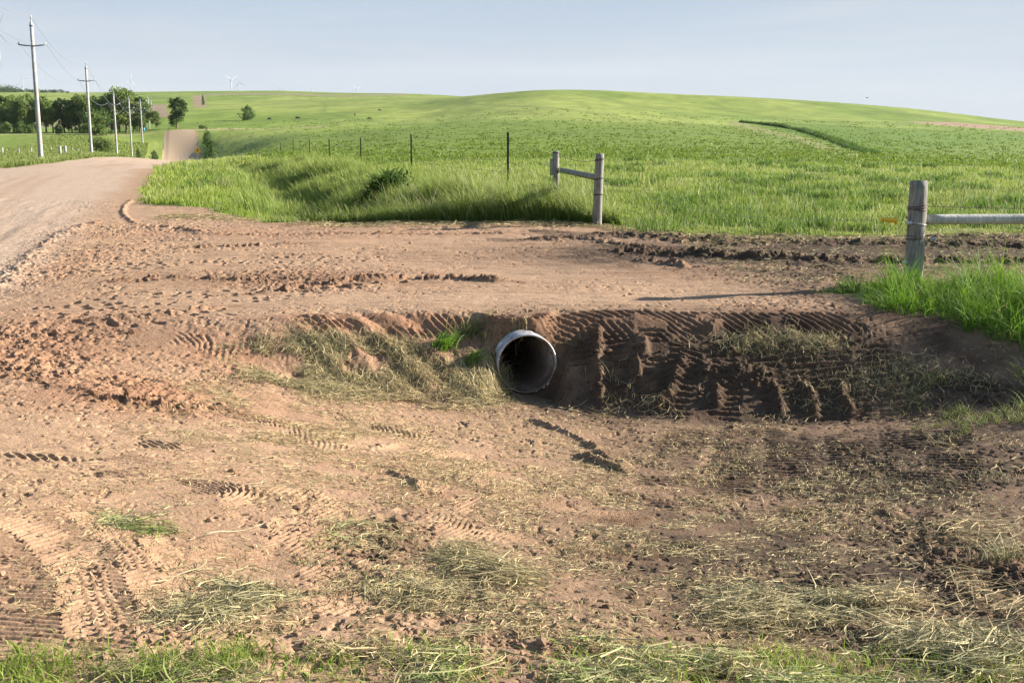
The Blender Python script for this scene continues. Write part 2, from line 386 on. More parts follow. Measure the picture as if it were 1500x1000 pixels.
        for key, arr in (('red', red), ('dark', dark)):
            if B[key]:
                a_ = arr[near]; a_[m] = np.maximum(a_[m], np.exp(-(t / (B['hw'] * 1.6)) ** 2) * B[key]); arr[near] = a_
    # wheel ruts and grading lines along the gravel road
    dz += onroad * (fbm(ur, yn * .12, .22, 3, 61) * .012 + fbm(ur, yn * .03, .9, 2, 65) * .03)
    # keep the mouth of the culvert clear
    kx = xn - PIPE_C[0]
    clear = np.exp(-(kx / .30) ** 4) * ss(yn, 9.1, 9.6) * (1 - ss(yn, 9.95, 10.15))
    dz = dz * (1 - .85 * clear)
    z[near] += dz
    # turf lumps further out
    far = ~near
    xf = x[far]; yf = y[far]
    z[far] += gr[far] * (fbm(xf, yf, 6, 3, 81) * .10 * ss(yf, 20, 50) + fbm(xf, yf, 1.4, 2, 82) * .05 * (1 - ss(yf, 300, 500)))
    z[near] += gr[near] * fbm(x[near], y[near], .8, 3, 83) * .05
    return z, gr, red, dark
def zat(x, y):
    return heights(np.atleast_1d(np.asarray(x, float)).copy(), np.atleast_1d(np.asarray(y, float)).copy())[0]

# ------------------------------------------------------------ mesh and object helpers
def mesh_np(name, V, Fc, col=None, smooth=False):
    """V (n,3), Fc (m,k) uniform face size"""
    V = np.ascontiguousarray(V, dtype=np.float32); Fc = np.ascontiguousarray(Fc, dtype=np.int32)
    me = bpy.data.meshes.new(name); m, k = Fc.shape
    me.vertices.add(len(V)); me.vertices.foreach_set('co', V.ravel())
    me.loops.add(m * k); me.loops.foreach_set('vertex_index', Fc.ravel())
    me.polygons.add(m)
    me.polygons.foreach_set('loop_start', np.arange(0, m * k, k, dtype=np.int32))
    me.polygons.foreach_set('loop_total', np.full(m, k, dtype=np.int32))
    me.polygons.foreach_set('use_smooth', np.full(m, smooth, dtype=bool))
    if col is not None:
        a = me.color_attributes.new('Col', 'FLOAT_COLOR', 'POINT')
        c = np.ones((len(V), 4), dtype=np.float32); c[:, :3] = col
        a.data.foreach_set('color', c.ravel())
    me.update(calc_edges=True)
    return me
def link(name, me, mat, parent=None):
    o = bpy.data.objects.new(name, me); COL.objects.link(o)
    if mat is not None and me is not None and not me.materials: me.materials.append(mat)
    if parent is not None: o.parent = parent
    return o
def tag(o, label, cat, group=None, kind=None):
    o['label'] = label; o['category'] = cat
    if group: o['group'] = group
    if kind: o['kind'] = kind
    return o
def thing(name, label, cat, loc=(0, 0, 0), rz=0, group=None):
    o = bpy.data.objects.new(name, None); COL.objects.link(o)
    o.location = [float(v) for v in loc]; o.rotation_euler = (0, 0, rz); o.empty_display_size = .2
    return tag(o, label, cat, group)
def dup(root, loc, rz, label, scale=None):
    r = root.copy(); COL.objects.link(r); r.location = [float(v) for v in loc]; r.rotation_euler = (0, 0, rz); r['label'] = label
    if scale is not None: r.scale = scale
    for ch in list(root.children):
        c = ch.copy(); COL.objects.link(c); c.parent = r
        for g in ch.children:
            d = g.copy(); COL.objects.link(d); d.parent = c
    return r
class MB:
    def __init__(s): s.v = []; s.f = []
    def ring_tube(s, pts, radii, n=10, caps=True, noise=0., seed=0, squash=1.):
        pts = [np.asarray(p, float) for p in pts]; rr = random.Random(seed)
        if not hasattr(radii, '__len__'): radii = [radii] * len(pts)
        b0 = len(s.v); prev = None
        for i, p in enumerate(pts):
            d = pts[min(i + 1, len(pts) - 1)] - pts[max(i - 1, 0)]; d = d / (np.linalg.norm(d) + 1e-12)
            if prev is None:
                up = np.array([0, 0, 1.]) if abs(d[2]) < .9 else np.array([1., 0, 0])
                a = np.cross(up, d)
            else: a = prev - d * np.dot(prev, d)
            a /= np.linalg.norm(a); prev = a; b = np.cross(d, a)
            for j in range(n):
                t = 2 * math.pi * j / n; r = radii[i] * (1 + noise * (rr.random() - .5))
                s.v.append(p + a * math.cos(t) * r + b * math.sin(t) * r * squash)
        for i in range(len(pts) - 1):
            for j in range(n):
                k = (j + 1) % n
                s.f.append((b0 + i*n + j, b0 + i*n + k, b0 + (i+1)*n + k, b0 + (i+1)*n + j))
        if caps:
            s.f.append(tuple(b0 + j for j in range(n))[::-1]); e = b0 + (len(pts) - 1) * n
            s.f.append(tuple(e + j for j in range(n)))
    def box(s, c, d, rot=None, jitter=0., seed=0):
        rr = random.Random(seed); b0 = len(s.v); c = np.asarray(c, float)
        for z in (-1, 1):
            for y in (-1, 1):
                for x in (-1, 1):
                    p = np.array([x * d[0] / 2, y * d[1] / 2, z * d[2] / 2]) + np.array([rr.uniform(-1, 1) * jitter for _ in range(3)])
                    if rot is not None: p = rot @ p
                    s.v.append(c + p)
        for q in ((0, 2, 3, 1), (4, 5, 7, 6), (0, 1, 5, 4), (2, 6, 7, 3), (0, 4, 6, 2), (1, 3, 7, 5)):
            s.f.append(tuple(b0 + i for i in q))
    def build(s, name, mat, parent=None, smooth=True):
        me = bpy.data.meshes.new(name); me.from_pydata([tuple(map(float, v)) for v in s.v], [], s.f)
        me.polygons.foreach_set('use_smooth', np.full(len(me.polygons), smooth, dtype=bool)); me.update()
        return link(name, me, mat, parent)

# ------------------------------------------------------------ materials
def nt(name):
    m = bpy.data.materials.new(name); m.use_nodes = True
    t = m.node_tree; b = t.nodes['Principled BSDF']; return m, t, b
def N(t, typ, **k):
    n = t.nodes.new(typ)
    for a, v in k.items():
        if a in n.inputs.keys() if isinstance(a, str) else False: n.inputs[a].default_value = v
        else: setattr(n, a, v)
    return n
def noise(t, scale, detail=4, rough=.55, vec=None):
    n = t.nodes.new('ShaderNodeTexNoise'); n.inputs['Scale'].default_value = scale
    n.inputs['Detail'].default_value = detail; n.inputs['Roughness'].default_value = rough
    if vec is not None: t.links.new(vec, n.inputs['Vector'])
    return n
def ramp(t, fac, stops):
    r = t.nodes.new('ShaderNodeValToRGB'); t.links.new(fac, r.inputs['Fac'])
    e = r.color_ramp.elements
    while len(e) < len(stops): e.new(.5)
    for el, (p, c) in zip(e, stops): el.position = p; el.color = (*c, 1) if len(c) == 3 else c
    return r
def mul(t, a, b, fac=1.):
    m = t.nodes.new('ShaderNodeMix'); m.data_type = 'RGBA'; m.blend_type = 'MULTIPLY'; m.inputs['Factor'].default_value = fac
    t.links.new(a, m.inputs['A']); t.links.new(b, m.inputs['B']); return m.outputs['Result']
def terrain_mat(name, bumpd, sc, lo, hi, rough=.95):
    m, t, b = nt(name)
    at_ = t.nodes.new('ShaderNodeVertexColor'); at_.layer_name = 'Col'
    g = t.nodes.new('ShaderNodeNewGeometry')
    n1 = noise(t, sc, 6, .7, g.outputs['Position']); n2 = noise(t, sc * .13, 5, .6, g.outputs['Position'])
    r1 = ramp(t, n1.outputs['Fac'], [(.3, (lo,) * 3), (.7, (hi,) * 3)])
    r2 = ramp(t, n2.outputs['Fac'], [(.3, (.86, .85, .84)), (.7, (1.12, 1.12, 1.13))])
    c = mul(t, mul(t, at_.outputs['Color'], r1.outputs['Color']), r2.outputs['Color'])
    t.links.new(c, b.inputs['Base Color']); b.inputs['Roughness'].default_value = rough
    b.inputs['Specular IOR Level'].default_value = .15
    bp = t.nodes.new('ShaderNodeBump'); bp.inputs['Distance'].default_value = bumpd; bp.inputs['Strength'].default_value = 1
    t.links.new(n1.outputs['Fac'], bp.inputs['Height']); t.links.new(bp.outputs['Normal'], b.inputs['Normal'])
    return m
M_soil = terrain_mat('soil', .010, 55, .72, 1.28)
M_gravel = terrain_mat('gravel', .012, 38, .66, 1.34)
M_turf = terrain_mat('turf', .05, 4.5, .8, 1.2)
M_hill = terrain_mat('hill_grass', .25, .8, .88, 1.12)
def blade_mat(name, trans=.35, rough=.6, var=.15):
    m, t, b = nt(name)
    a = t.nodes.new('ShaderNodeVertexColor'); a.layer_name = 'Col'
    g = t.nodes.new('ShaderNodeNewGeometry'); n = noise(t, 8, 2, .5, g.outputs['Position'])
    r = ramp(t, n.outputs['Fac'], [(.3, (1 - var,) * 3), (.7, (1 + var,) * 3)])
    c = mul(t, a.outputs['Color'], r.outputs['Color'])
    t.links.new(c, b.inputs['Base Color']); b.inputs['Roughness'].default_value = rough; b.inputs['Specular IOR Level'].default_value = .25
    tr = t.nodes.new('ShaderNodeBsdfTranslucent'); t.links.new(c, tr.inputs['Color'])
    mx = t.nodes.new('ShaderNodeMixShader'); mx.inputs['Fac'].default_value = trans
    t.links.new(b.outputs['BSDF'], mx.inputs[1]); t.links.new(tr.outputs['BSDF'], mx.inputs[2])
    t.links.new(mx.outputs['Shader'], t.nodes['Material Output'].inputs['Surface'])
    return m
M_grass = blade_mat('grass_blades', .40)
M_straw = blade_mat('straw', .15, .75)
M_leaf = blade_mat('leaves', .42)
def wood_mat(name, dark, light, scale=1., green=None):
    m, t, b = nt(name)
    tc = t.nodes.new('ShaderNodeTexCoord'); mp = t.nodes.new('ShaderNodeMapping'); mp.inputs['Scale'].default_value = (26 * scale, 26 * scale, 1.6 * scale)
    t.links.new(tc.outputs['Object'], mp.inputs['Vector'])
    n1 = noise(t, 1.6, 8, .7, mp.outputs['Vector']); n2 = noise(t, 5, 3, .5, tc.outputs['Object'])
    r1 = ramp(t, n1.outputs['Fac'], [(.30, dark), (.48, tuple(.55 * a + .45 * c for a, c in zip(dark, light))), (.66, light)])
    r2 = ramp(t, n2.outputs['Fac'], [(.3, (.72, .74, .72)), (.7, (1.1, 1.1, 1.1))])
    c = mul(t, r1.outputs['Color'], r2.outputs['Color'])
    if green:
        n3 = noise(t, 3.5, 4, .6, tc.outputs['Object']); r3 = ramp(t, n3.outputs['Fac'], [(.50, (0, 0, 0)), (.68, (.6, .6, .6))])
        mx = t.nodes.new('ShaderNodeMix'); mx.data_type = 'RGBA'; t.links.new(r3.outputs['Color'], mx.inputs['Factor'])
        t.links.new(c, mx.inputs['A']); mx.inputs['B'].default_value = (*green, 1); c = mx.outputs['Result']
    t.links.new(c, b.inputs['Base Color']); b.inputs['Roughness'].default_value = .9; b.inputs['Specular IOR Level'].default_value = .2
    bp = t.nodes.new('ShaderNodeBump'); bp.inputs['Distance'].default_value = .006
    t.links.new(n1.outputs['Fac'], bp.inputs['Height']); t.links.new(bp.outputs['Normal'], b.inputs['Normal'])
    return m
M_post = wood_mat('weathered_post_wood', (.085, .075, .062), (.38, .35, .30), 1., (.22, .27, .20))
M_rail = wood_mat('silver_log_wood', (.34, .32, .28), (.62, .59, .53), 1.)
M_pole = wood_mat('pole_wood', (.26, .24, .225), (.50, .47, .44), .2)
def plain(name, col, rough=.6, metal=0., var=.12, scale=20):
    m, t, b = nt(name)
    tc = t.nodes.new('ShaderNodeTexCoord'); n = noise(t, scale, 5, .6, tc.outputs['Object'])
    r = ramp(t, n.outputs['Fac'], [(.3, tuple(c * (1 - var) for c in col)), (.7, tuple(min(1, c * (1 + var)) for c in col))])
    t.links.new(r.outputs['Color'], b.inputs['Base Color']); b.inputs['Roughness'].default_value = rough; b.inputs['Metallic'].default_value = metal
    return m
M_wire = plain('rusty_wire', (.10, .075, .06), .7, .4)
M_steel = plain('dark_steel_post', (.030, .035, .028), .7, .2)
M_white = plain('white_paint', (.78, .78, .78), .45)
M_turb = plain('turbine_white', (.30, .32, .35), .5, 0, .03)
M_ins = plain('porcelain', (.5, .5, .48), .3)
M_yel = plain('yellow_plastic', (.72, .44, .02), .5)
M_signy = plain('yellow_sign_face', (.62, .36, .015), .5)
M_blk = plain('black_paint', (.02, .02, .02), .6)
M_blue = plain('blue_paint', (.04, .22, .50), .5)
M_cow = plain('cattle_coat', (.045, .025, .018), .8)
M_bird = plain('bird_feathers', (.03, .03, .035), .8)
M_bark = wood_mat('bark', (.07, .055, .04), (.20, .17, .13), .3)
M_grey = plain('grey_metal', (.25, .26, .27), .6, .5)
# galvanised culvert steel
M_galv, t, b = nt('galvanised_steel')
tc = t.nodes.new('ShaderNodeTexCoord'); n = noise(t, 9, 6, .65, tc.outputs['Object']); n2 = noise(t, 60, 3, .6, tc.outputs['Object'])
r = ramp(t, n.outputs['Fac'], [(.36, (.20, .155, .11)), (.5, (.40, .38, .36)), (.7, (.62, .63, .64))])
r2 = ramp(t, n2.outputs['Fac'], [(.3, (.8, .8, .8)), (.7, (1.15, 1.15, 1.15))])
sp = t.nodes.new('ShaderNodeSeparateXYZ'); t.links.new(tc.outputs['Object'], sp.inputs['Vector'])
ad = t.nodes.new('ShaderNodeMath'); ad.operation = 'MULTIPLY_ADD'; t.links.new(n.outputs['Fac'], ad.inputs[0]); ad.inputs[1].default_value = -.55; t.links.new(sp.outputs['Z'], ad.inputs[2])
rm = ramp(t, ad.outputs[0], [(.0, (0, 0, 0)), (1., (1, 1, 1))]); mr = t.nodes.new('ShaderNodeMapRange'); t.links.new(ad.outputs[0], mr.inputs['Value'])
mr.inputs['From Min'].default_value = -.42; mr.inputs['From Max'].default_value = -.26; mr.inputs['To Min'].default_value = .92; mr.inputs['To Max'].default_value = .0
t.nodes.remove(rm)
mm = t.nodes.new('ShaderNodeMix'); mm.data_type = 'RGBA'; t.links.new(mr.outputs['Result'], mm.inputs['Factor']); t.links.new(mul(t, r.outputs['Color'], r2.outputs['Color']), mm.inputs['A']); mm.inputs['B'].default_value = (.16, .10, .065, 1)
t.links.new(mm.outputs['Result'], b.inputs['Base Color'])
b.inputs['Metallic'].default_value = .25; b.inputs['Roughness'].default_value = .5

# ------------------------------------------------------------ ground grid
def rows():
    y = [-60, -30, -12, -5, -2, 0, 1.0, 1.8, 2.3]; v = 2.6
    while v < 9000:
        y.append(v)
        if v < 11: dv = min(max(v * v / 1914 * .55, .0055), .012)
        elif v < 26: dv = min(.012 + (v - 11) * .0035, v * v / 1914 * .30)
        else: dv = v * .0075 if v < 130 else v * .010
        v += dv
    y.append(9000.)
    return np.array(y)
YR = rows()
UC = np.linspace(-1.06, 1.06, 1350)
out = 1.06 + np.cumsum(np.geomspace(.01, 1.2, 16))
UC = np.concatenate([-out[::-1], UC, out])
S = .46 * np.maximum(YR, 2.0) + .55
GX = UC[None, :] * S[:, None]
lim = np.maximum(1.05 * np.abs(YR), 60)
mxo = np.abs(UC).max() * S
fac = lim / mxo
U = np.abs(UC)[None, :]
outer = np.clip((U - 1.06) / (out[-1] - 1.06), 0, 1)
GX = np.sign(UC)[None, :] * (np.minimum(U, 1.06) * S[:, None] + outer ** 1.5 * np.maximum(lim[:, None] - 1.06 * S[:, None], 1))
GY = np.repeat(YR[:, None], len(UC), 1)
nr, nc = GX.shape
print('ground grid', nr, nc)
X = GX.ravel(); Y = GY.ravel()
Z, GRN, RED, DRK = heights(X, Y)

def lerp(a, b, t): return a + (np.asarray(b) - a) * t[:, None]
def poly_mask(x, y, pts, soft=0):
    P = poly_w(pts) if not isinstance(pts, np.ndarray) else pts
    ins = np.zeros(x.shape, bool); j = len(P) - 1
    for i in range(len(P)):
        xi, yi = P[i]; xj, yj = P[j]
        c = ((yi > y) != (yj > y)) & (x < (xj - xi) * (y - yi) / (yj - yi + 1e-12) + xi)
        ins ^= c; j = i
    return ins
def ground_colour(x, y, gr, red, dark):
    n = len(x)
    c = np.tile(np.array([.420, .280, .185]), (n, 1))
    nf = fbm(x, y, 1.6, 4, 201); nm = fbm(x, y, .28, 3, 211)
    nearm = y < 26
    redm = np.zeros(n); drk = np.zeros(n); pale = np.zeros(n)
    redm[nearm] = blobs(x[nearm], y[nearm], 'red'); drk[nearm] = blobs(x[nearm], y[nearm], 'dark'); pale[nearm] = blobs(x[nearm], y[nearm], 'pale')
    c = lerp(c, [.48, .335, .230], np.clip(nf * .9, 0, 1) * .6)
    c = lerp(c, [.33, .20, .135], np.clip(-nf * .9, 0, 1) * .6)
    c = lerp(c, [.51, .355, .245], np.clip(pale, 0, 1) * .7)
    c = lerp(c, [.355, .185, .11], np.clip(np.maximum(redm, red) + nm * .25 - .05, 0, 1) * .8)
    c = lerp(c, [.072, .049, .034], np.clip(np.maximum(drk, dark) * (1 + nm * .5) + nf * .08, 0, .93))
    # gravel road
    ur = road_u(x, y)
    rd = (1 - ss(ur + .4 * nf, 3.2, 4.2)) * ss(y, 10, 12.5)
    st = fbm(ur, y * .03, .5, 3, 221)
    rc = lerp(np.tile(np.array([.50, .385, .300]), (n, 1)), [.42, .30, .22], np.clip(st * 1.3, 0, 1))
    c = c * (1 - rd[:, None]) + rc * rd[:, None]
    farroad = ss(y, 180, 230)
    c = c * (1 - (farroad * rd)[:, None]) + np.array([.47, .355, .245]) * (farroad * rd)[:, None]
    # turf colours
    a = np.array([.130, .195, .035])
    pf = fbm(x, y, 9, 4, 231); pm = fbm(x, y, 2.2, 3, 232)
    g = lerp(np.tile(a, (n, 1)), [.24, .31, .065], np.clip(.5 + pf * 1.1 + pm * .4, 0, 1) * ss(60 - y, -5, 15))
    yb = 58 + .10 * x
    g = lerp(g, [.158, .226, .032], ss(y, yb, yb + 10) * np.clip(.65 + .9 * fbm(x * .6, y * .35, 16, 3, 237), .2, 1) * (1 - ss(y, 230, 300)))
    big = fbm(x, y * .45, 90, 4, 233); mid = fbm(x, y * .4, 22, 4, 234); sml = fbm(x, y * .35, 4.5, 3, 235)
    hillg = lerp(np.tile(np.array([.155, .235, .036]), (n, 1)), [.245, .305, .070], np.clip(.5 + big * 1.3 + mid * .6, 0, 1))
    hillg = hillg * (1 + .30 * sml + .16 * mid)[:, None]; hillg = lerp(hillg, [.13, .19, .045], ss(np.abs(fbm(x + y * .2, y * .12, 60, 3, 236)), .07, .0) * .5)
    w = ss(y, 225, 300)[:, None]
    g = g * (1 - w) + hillg * w
    # verge between road and ditch
    v = (ss(ur, 3, 4) * (1 - ss(ur, 10, 13)) * ss(y, 19, 22) * (1 - ss(y, 180, 260)))
    g = lerp(g, [.17, .27, .035], v * .8)
    lv = ss(-ur, 3.5, 4.5) * (1 - ss(-ur, 10, 14)) * (1 - ss(y, 250, 330))
    g = lerp(g, [.185, .235, .06], lv * .8)
    # short turf shows soil near the bare edge
    g = lerp(g, [.20, .17, .09], np.clip(.4 - .5 * pm, 0, 1) * (y < 21))
    for pts, colr, k in PATCH:
        m = poly_mask(x + pm * y * .003, y + pf * y * .006, pts)
        if m.any(): g[m] = g[m] * (1 - k) + np.array(colr) * k
    c = c * np.array([.785, .745, .675]) * (1 - gr[:, None]) + g * np.array([.92, .86, .80]) * gr[:, None]
    return np.clip(c, .01, .9)
BR = (.30, .215, .165)
PATCH = [
    ([(196, 172), (196, 155), (242, 153), (248, 172)], BR, .85),
    ([(280, 140.5), (302, 139.5), (301, 158), (286, 158)], BR, .8),
    ([(300, 141), (330, 139.3), (420, 139.5), (520, 142), (600, 139.8), (600, 137.8), (520, 139.5), (420, 136.6), (330, 136.6), (300, 138)], (.25, .21, .14), .75),
    ([(1330, 178.5), (1400, 179), (1560, 190), (1560, 196), (1460, 190), (1380, 184)], (.34, .23, .17), .9),
    ([(1085, 178), (1180, 181), (1300, 188), (1420, 192), (1560, 200), (1560, 205), (1420, 212), (1290, 226), (1200, 205)], (.105, .190, .022), .8),
    ([(1060, 178), (1085, 178), (1180, 201), (1265, 228), (1250, 229), (1160, 204)], (.24, .25, .10), .7),
    ([(286, 189.5), (330, 187.8), (480, 185.3), (480, 186.2), (340, 190), (290, 192)], (.40, .33, .20), .8),
    ([(0, 196), (60, 195.5), (230, 193.2), (230, 195), (60, 197.5), (0, 198.5)], (.30, .32, .14), .7),
    ([(-100, 150), (190, 150), (190, 186), (-100, 186)], (.30, .25, .17), .6),
]
PATCH = [(poly_w(p), c, k) for p, c, k in PATCH]
CC = ground_colour(X, Y, GRN, RED, DRK)

idx = np.arange(nr * nc).reshape(nr, nc)
Q = np.stack([idx[:-1, :-1], idx[:-1, 1:], idx[1:, 1:], idx[1:, :-1]], -1).reshape(-1, 4)
cx = X[Q].mean(1); cy = Y[Q].mean(1)
# open the bank where the pipe passes through it
near = (cy > 9.7) & (cy < 12) & (np.abs(cx) < 1)
rel = np.stack([X, Y, Z], -1) - PIPE_C
s_ = rel @ PAX; rad = np.linalg.norm(rel - s_[:, None] * PAX, axis=1)
inp = (rad < .2475) & (s_ > -.03)
cut = near & inp[Q].any(1)
ur = road_u(cx, cy)
isroad = (ur < 4.1) & (ur > -4.0) & (cy > 11) & (cy < 329)
g_ = GRN[Q].mean(1)
green_f = (g_ > .5) & ~isroad
hill = (cy > 420) & ~isroad
drive = ~isroad & ~green_f & (cy > 10.38) & (cy < 26)
groups = {'road': (isroad, M_gravel, 'pale pinkish gravel road running away to the left'),
          'hills': (hill, M_hill, 'rolling green pasture hills under the sky'),
          'field': (green_f & ~hill, M_turf, 'grazed green field rising behind the fence'),
          'driveway': (drive & ~hill, M_soil, 'flattened reddish dirt driveway crossing over the culvert')}
rest = ~(isroad | hill | green_f | drive)
groups['ground'] = (rest, M_soil, 'bare tracked brown soil sloping down to the culvert')
P3 = np.stack([X, Y, Z], -1)
for nm, (m, mat, lab) in groups.items():
    q = Q[m & ~cut]
    used, inv = np.unique(q, return_inverse=True)
    me = mesh_np(nm, P3[used], inv.reshape(q.shape), CC[used], True)
    o = link(nm, me, mat); tag(o, lab, nm if nm != 'hills' else 'hill', kind='structure')
del GX, GY

# ------------------------------------------------------------ blades
def blade_arrays(x, y, z, h, w, az, lean, col, tipcol=None, segs=2, bend=1.0):
    n = len(x); face = rng.uniform(0, 2 * np.pi, n)
    wx = np.cos(face); wy = np.sin(face)
    dx = np.cos(az); dy = np.sin(az)
    L = []; C = []
    for i in range(segs + 1):
        t = i / segs
        out_ = lean * h * t ** 1.8
        up = h * (t - .35 * bend * np.clip(lean, 0, 1.5) * t * t)
        cxp = x + dx * out_; cyp = y + dy * out_; cz = z + up
        ww = w * (1 - t ** 1.6 * .92) * .5
        L.append(np.stack([cxp - wx * ww, cyp - wy * ww, cz], -1)); L.append(np.stack([cxp + wx * ww, cyp + wy * ww, cz], -1))
        cc = col if tipcol is None else col * (1 - t) + tipcol * t
        C.append(cc); C.append(cc)
    V = np.stack(L, 1).reshape(-1, 3); Cc = np.stack(C, 1).reshape(-1, 3) * np.array([.89, .86, .76])
    k = 2 * (segs + 1); b = np.arange(n) * k
    Fq = np.concatenate([np.stack([b + 2*i, b + 2*i + 1, b + 2*i + 3, b + 2*i + 2], -1) for i in range(segs)])
    return V, Fq, Cc
def join(parts):
    V = []; Fq = []; C = []; o = 0
    for v, f, c in parts:
        V.append(v); Fq.append(f + o); C.append(c); o += len(v)
    return np.concatenate(V), np.concatenate(Fq), np.concatenate(C)
def gcol(n, a, b, jit=.12):
    t = rng.random((n, 1)); c = np.array(a) * (1 - t) + np.array(b) * t
    return np.clip(c * (1 + rng.normal(0, jit, (n, 1))), .01, .9)
def stuff(name, parts, mat, label, cat):
    V, Fq, C = join(parts); print(name, len(Fq))
    return tag(link(name, mesh_np(name, V, Fq, C), mat), label, cat, kind='stuff')
def fan(n, px0, px1, y0, y1, p=2.0):
    """points spread evenly as seen, between two sight lines and two distances"""
    u = rng.random(n)
    if p == 2: y = 1 / (1 / y0 + u * (1 / y1 - 1 / y0))
    elif p == 1: y = y0 * (y1 / y0) ** u
    else: y = y0 + u * (y1 - y0)
    x = (rng.uniform(px0, px1, n) - 750) / F * CT * y
    return x, y

# -- tall grass on the far ditch bank
def clumpy(x, y, sc, seed, lo, hi):
    return rng.random(len(x)) < ss(fbm(x, y, sc, 2, seed), lo, hi)
parts = []
n = 30000
x = rng.uniform(-4.4, 1.9, n); y = 20.35 + rng.random(n) ** 1.3 * 3.2
left = ss(x, -4.4, -2.4)
k = rng.random(n) < (.25 + .75 * left); x = x[k]; y = y[k]
y = y - .4 * ss(x, .7, 1.8)
z, g, _, _ = heights(x, y)
h = (rng.uniform(.26, .72, len(x)) * (.45 + .55 * ss(x, -4.2, -2.2))) * (1 - .35 * ss(x, 1.2, 1.9)) * (1 + .35 * fbm(x, y, .9, 2, 77))
c0 = gcol(len(x), (.07, .15, .015), (.13, .22, .03)); c1 = gcol(len(x), (.18, .29, .04), (.36, .40, .12)); h = h * (.85 + .6 * fbm(x, y, .35, 2, 85)); sd_ = rng.random(len(x)) < .14; h = np.where(sd_, h * rng.uniform(.9, 1.25, len(x)), h); c1[sd_] = gcol(int(sd_.sum()), (.5, .48, .28), (.62, .58, .38))
parts.append(blade_arrays(x, y, z - .02, h, rng.uniform(.009, .018, len(x)), rng.normal(np.pi * 1.05, 1.1, len(x)), rng.uniform(.15, .7, len(x)), c0, c1, 3))
# its bank running away beside the ditch
n = 60000
t = rng.random(n); y = 22.5 * (62 / 22.5) ** t; u = rng.normal(-.4, 1.25, n)
x = -1.3 - .276 * (y - 20) + u
z, g, _, _ = heights(x, y)
h = rng.uniform(.18, .48, n) * (1 + .7 * fbm(x, y, 1.6, 2, 78))
c0 = gcol(n, (.08, .15, .018), (.14, .22, .03)); c1 = gcol(n, (.20, .30, .045), (.38, .42, .14)); h = h * (.9 + .6 * fbm(x, y, .5, 2, 86))
parts.append(blade_arrays(x, y, z - .02, h, .0007 * y * rng.uniform(.7, 1.3, n), rng.normal(np.pi * 1.05, 1.2, n), rng.uniform(.15, .7, n), c0, c1, 2))
stuff('tall_grass', parts, M_grass, 'tall dark green grass on the ditch bank behind the driveway', 'tall grass')
# -- bright verge turf between road and ditch
n = 110000
t = rng.random(n); y = 20.8 * (150 / 20.8) ** t; x = -2.6 - .276 * y + rng.random(n) * np.minimum(5.6 + .02 * y, 8) + .6
k = green(x, y) > .45; x = x[k]; y = y[k]; n = len(x)
z = zat(x, y)
h = rng.uniform(.05, .14, n) * (1 + .6 * fbm(x, y, 1.2, 2, 79)) * (1 + .006 * y)
c0 = gcol(n, (.14, .22, .02), (.20, .29, .035)); c1 = gcol(n, (.26, .37, .04), (.44, .50, .12)); h = h * (1 + .7 * fbm(x, y, .5, 2, 84)); sd_ = rng.random(n) < .06; h = np.where(sd_, h * 1.5, h); c1[sd_] = gcol(int(sd_.sum()), (.5, .48, .28), (.62, .58, .38))
vt = []
for i in range(60):
    Y0 = 21.5 * (70 / 21.5) ** rng.random(); X0 = -1.6 - .276 * Y0 + rng.random() * 5; m = int(rng.integers(30, 90)); r = rng.uniform(.1, .35)
    xx = X0 + rng.normal(0, r, m); yy = Y0 + rng.normal(0, r, m); k = green(xx, yy) > .6; xx = xx[k]; yy = yy[k]; m = len(xx)
    if m < 5: continue
    dark_ = rng.random() < .6
    vt.append(blade_arrays(xx, yy, zat(xx, yy), rng.uniform(.12, .34, m), .0006 * Y0 * rng.uniform(.8, 1.8, m), rng.uniform(0, 6.28, m), rng.uniform(.2, 1, m),
              gcol(m, (.06, .13, .02), (.10, .17, .03)), gcol(m, (.12, .22, .03), (.2, .3, .06)) if dark_ else gcol(m, (.44, .42, .2), (.6, .56, .34)), 2))
stuff('verge_grass', vt + [blade_arrays(x, y, z - .01, h, .00065 * y * rng.uniform(.7, 1.4, n), rng.uniform(0, 6.28, n), rng.uniform(.1, .6, n), c0, c1, 2)],
      M_grass, 'short bright green grass between the road and the ditch', 'grass')
# -- rough pasture behind the fence
parts = []
x, y = fan(230000, 560, 1620, 17.3, 75, 2)
k = (x > -1.2 - .276 * (y - 20) + .6) & (green(x, y) > .5); x = x[k]; y = y[k]; n = len(x)
z = zat(x, y)
nz = fbm(x, y, 2.5, 3, 101) + .8 * fbm(x, y, .6, 2, 103)
h = rng.uniform(.05, .14, n) * (1 + .8 * np.clip(nz, -.6, 1)) * (.35 + .65 * ss(y - edge_y(x), 0, 3)) * (1 + .004 * y)
h *= 1 - .55 * ss(y, 50, 62)
c0 = gcol(n, (.14, .22, .025), (.22, .29, .05)); c1 = gcol(n, (.24, .35, .055), (.42, .46, .15))
pl = ss(fbm(x, y * .5, 3.5, 3, 105), 0, .35)[:, None] * .45; c1 = c1 * (1 - pl) + gcol(n, (.40, .42, .16), (.50, .50, .24)) * pl
sd_ = rng.random(n) < .035; h = np.where(sd_, h * 1.5 + .04, h); c1[sd_] = gcol(int(sd_.sum()), (.55, .50, .32), (.68, .62, .44))
dk = ss(fbm(x, y, 1.1, 2, 102), .25, .5)[:, None]; c1 = c1 * (1 - dk * .55) + np.array([.10, .19, .03]) * dk * .55
df = ss(y, 48, 62)[:, None]; c1 = c1 * (1 - df) + np.array([.13, .22, .035]) * df
parts.append(blade_arrays(x, y, z - .01, h, .00062 * y * rng.uniform(.6, 1.4, n), rng.uniform(0, 6.28, n), rng.uniform(.1, .7, n), c0, c1, 2))
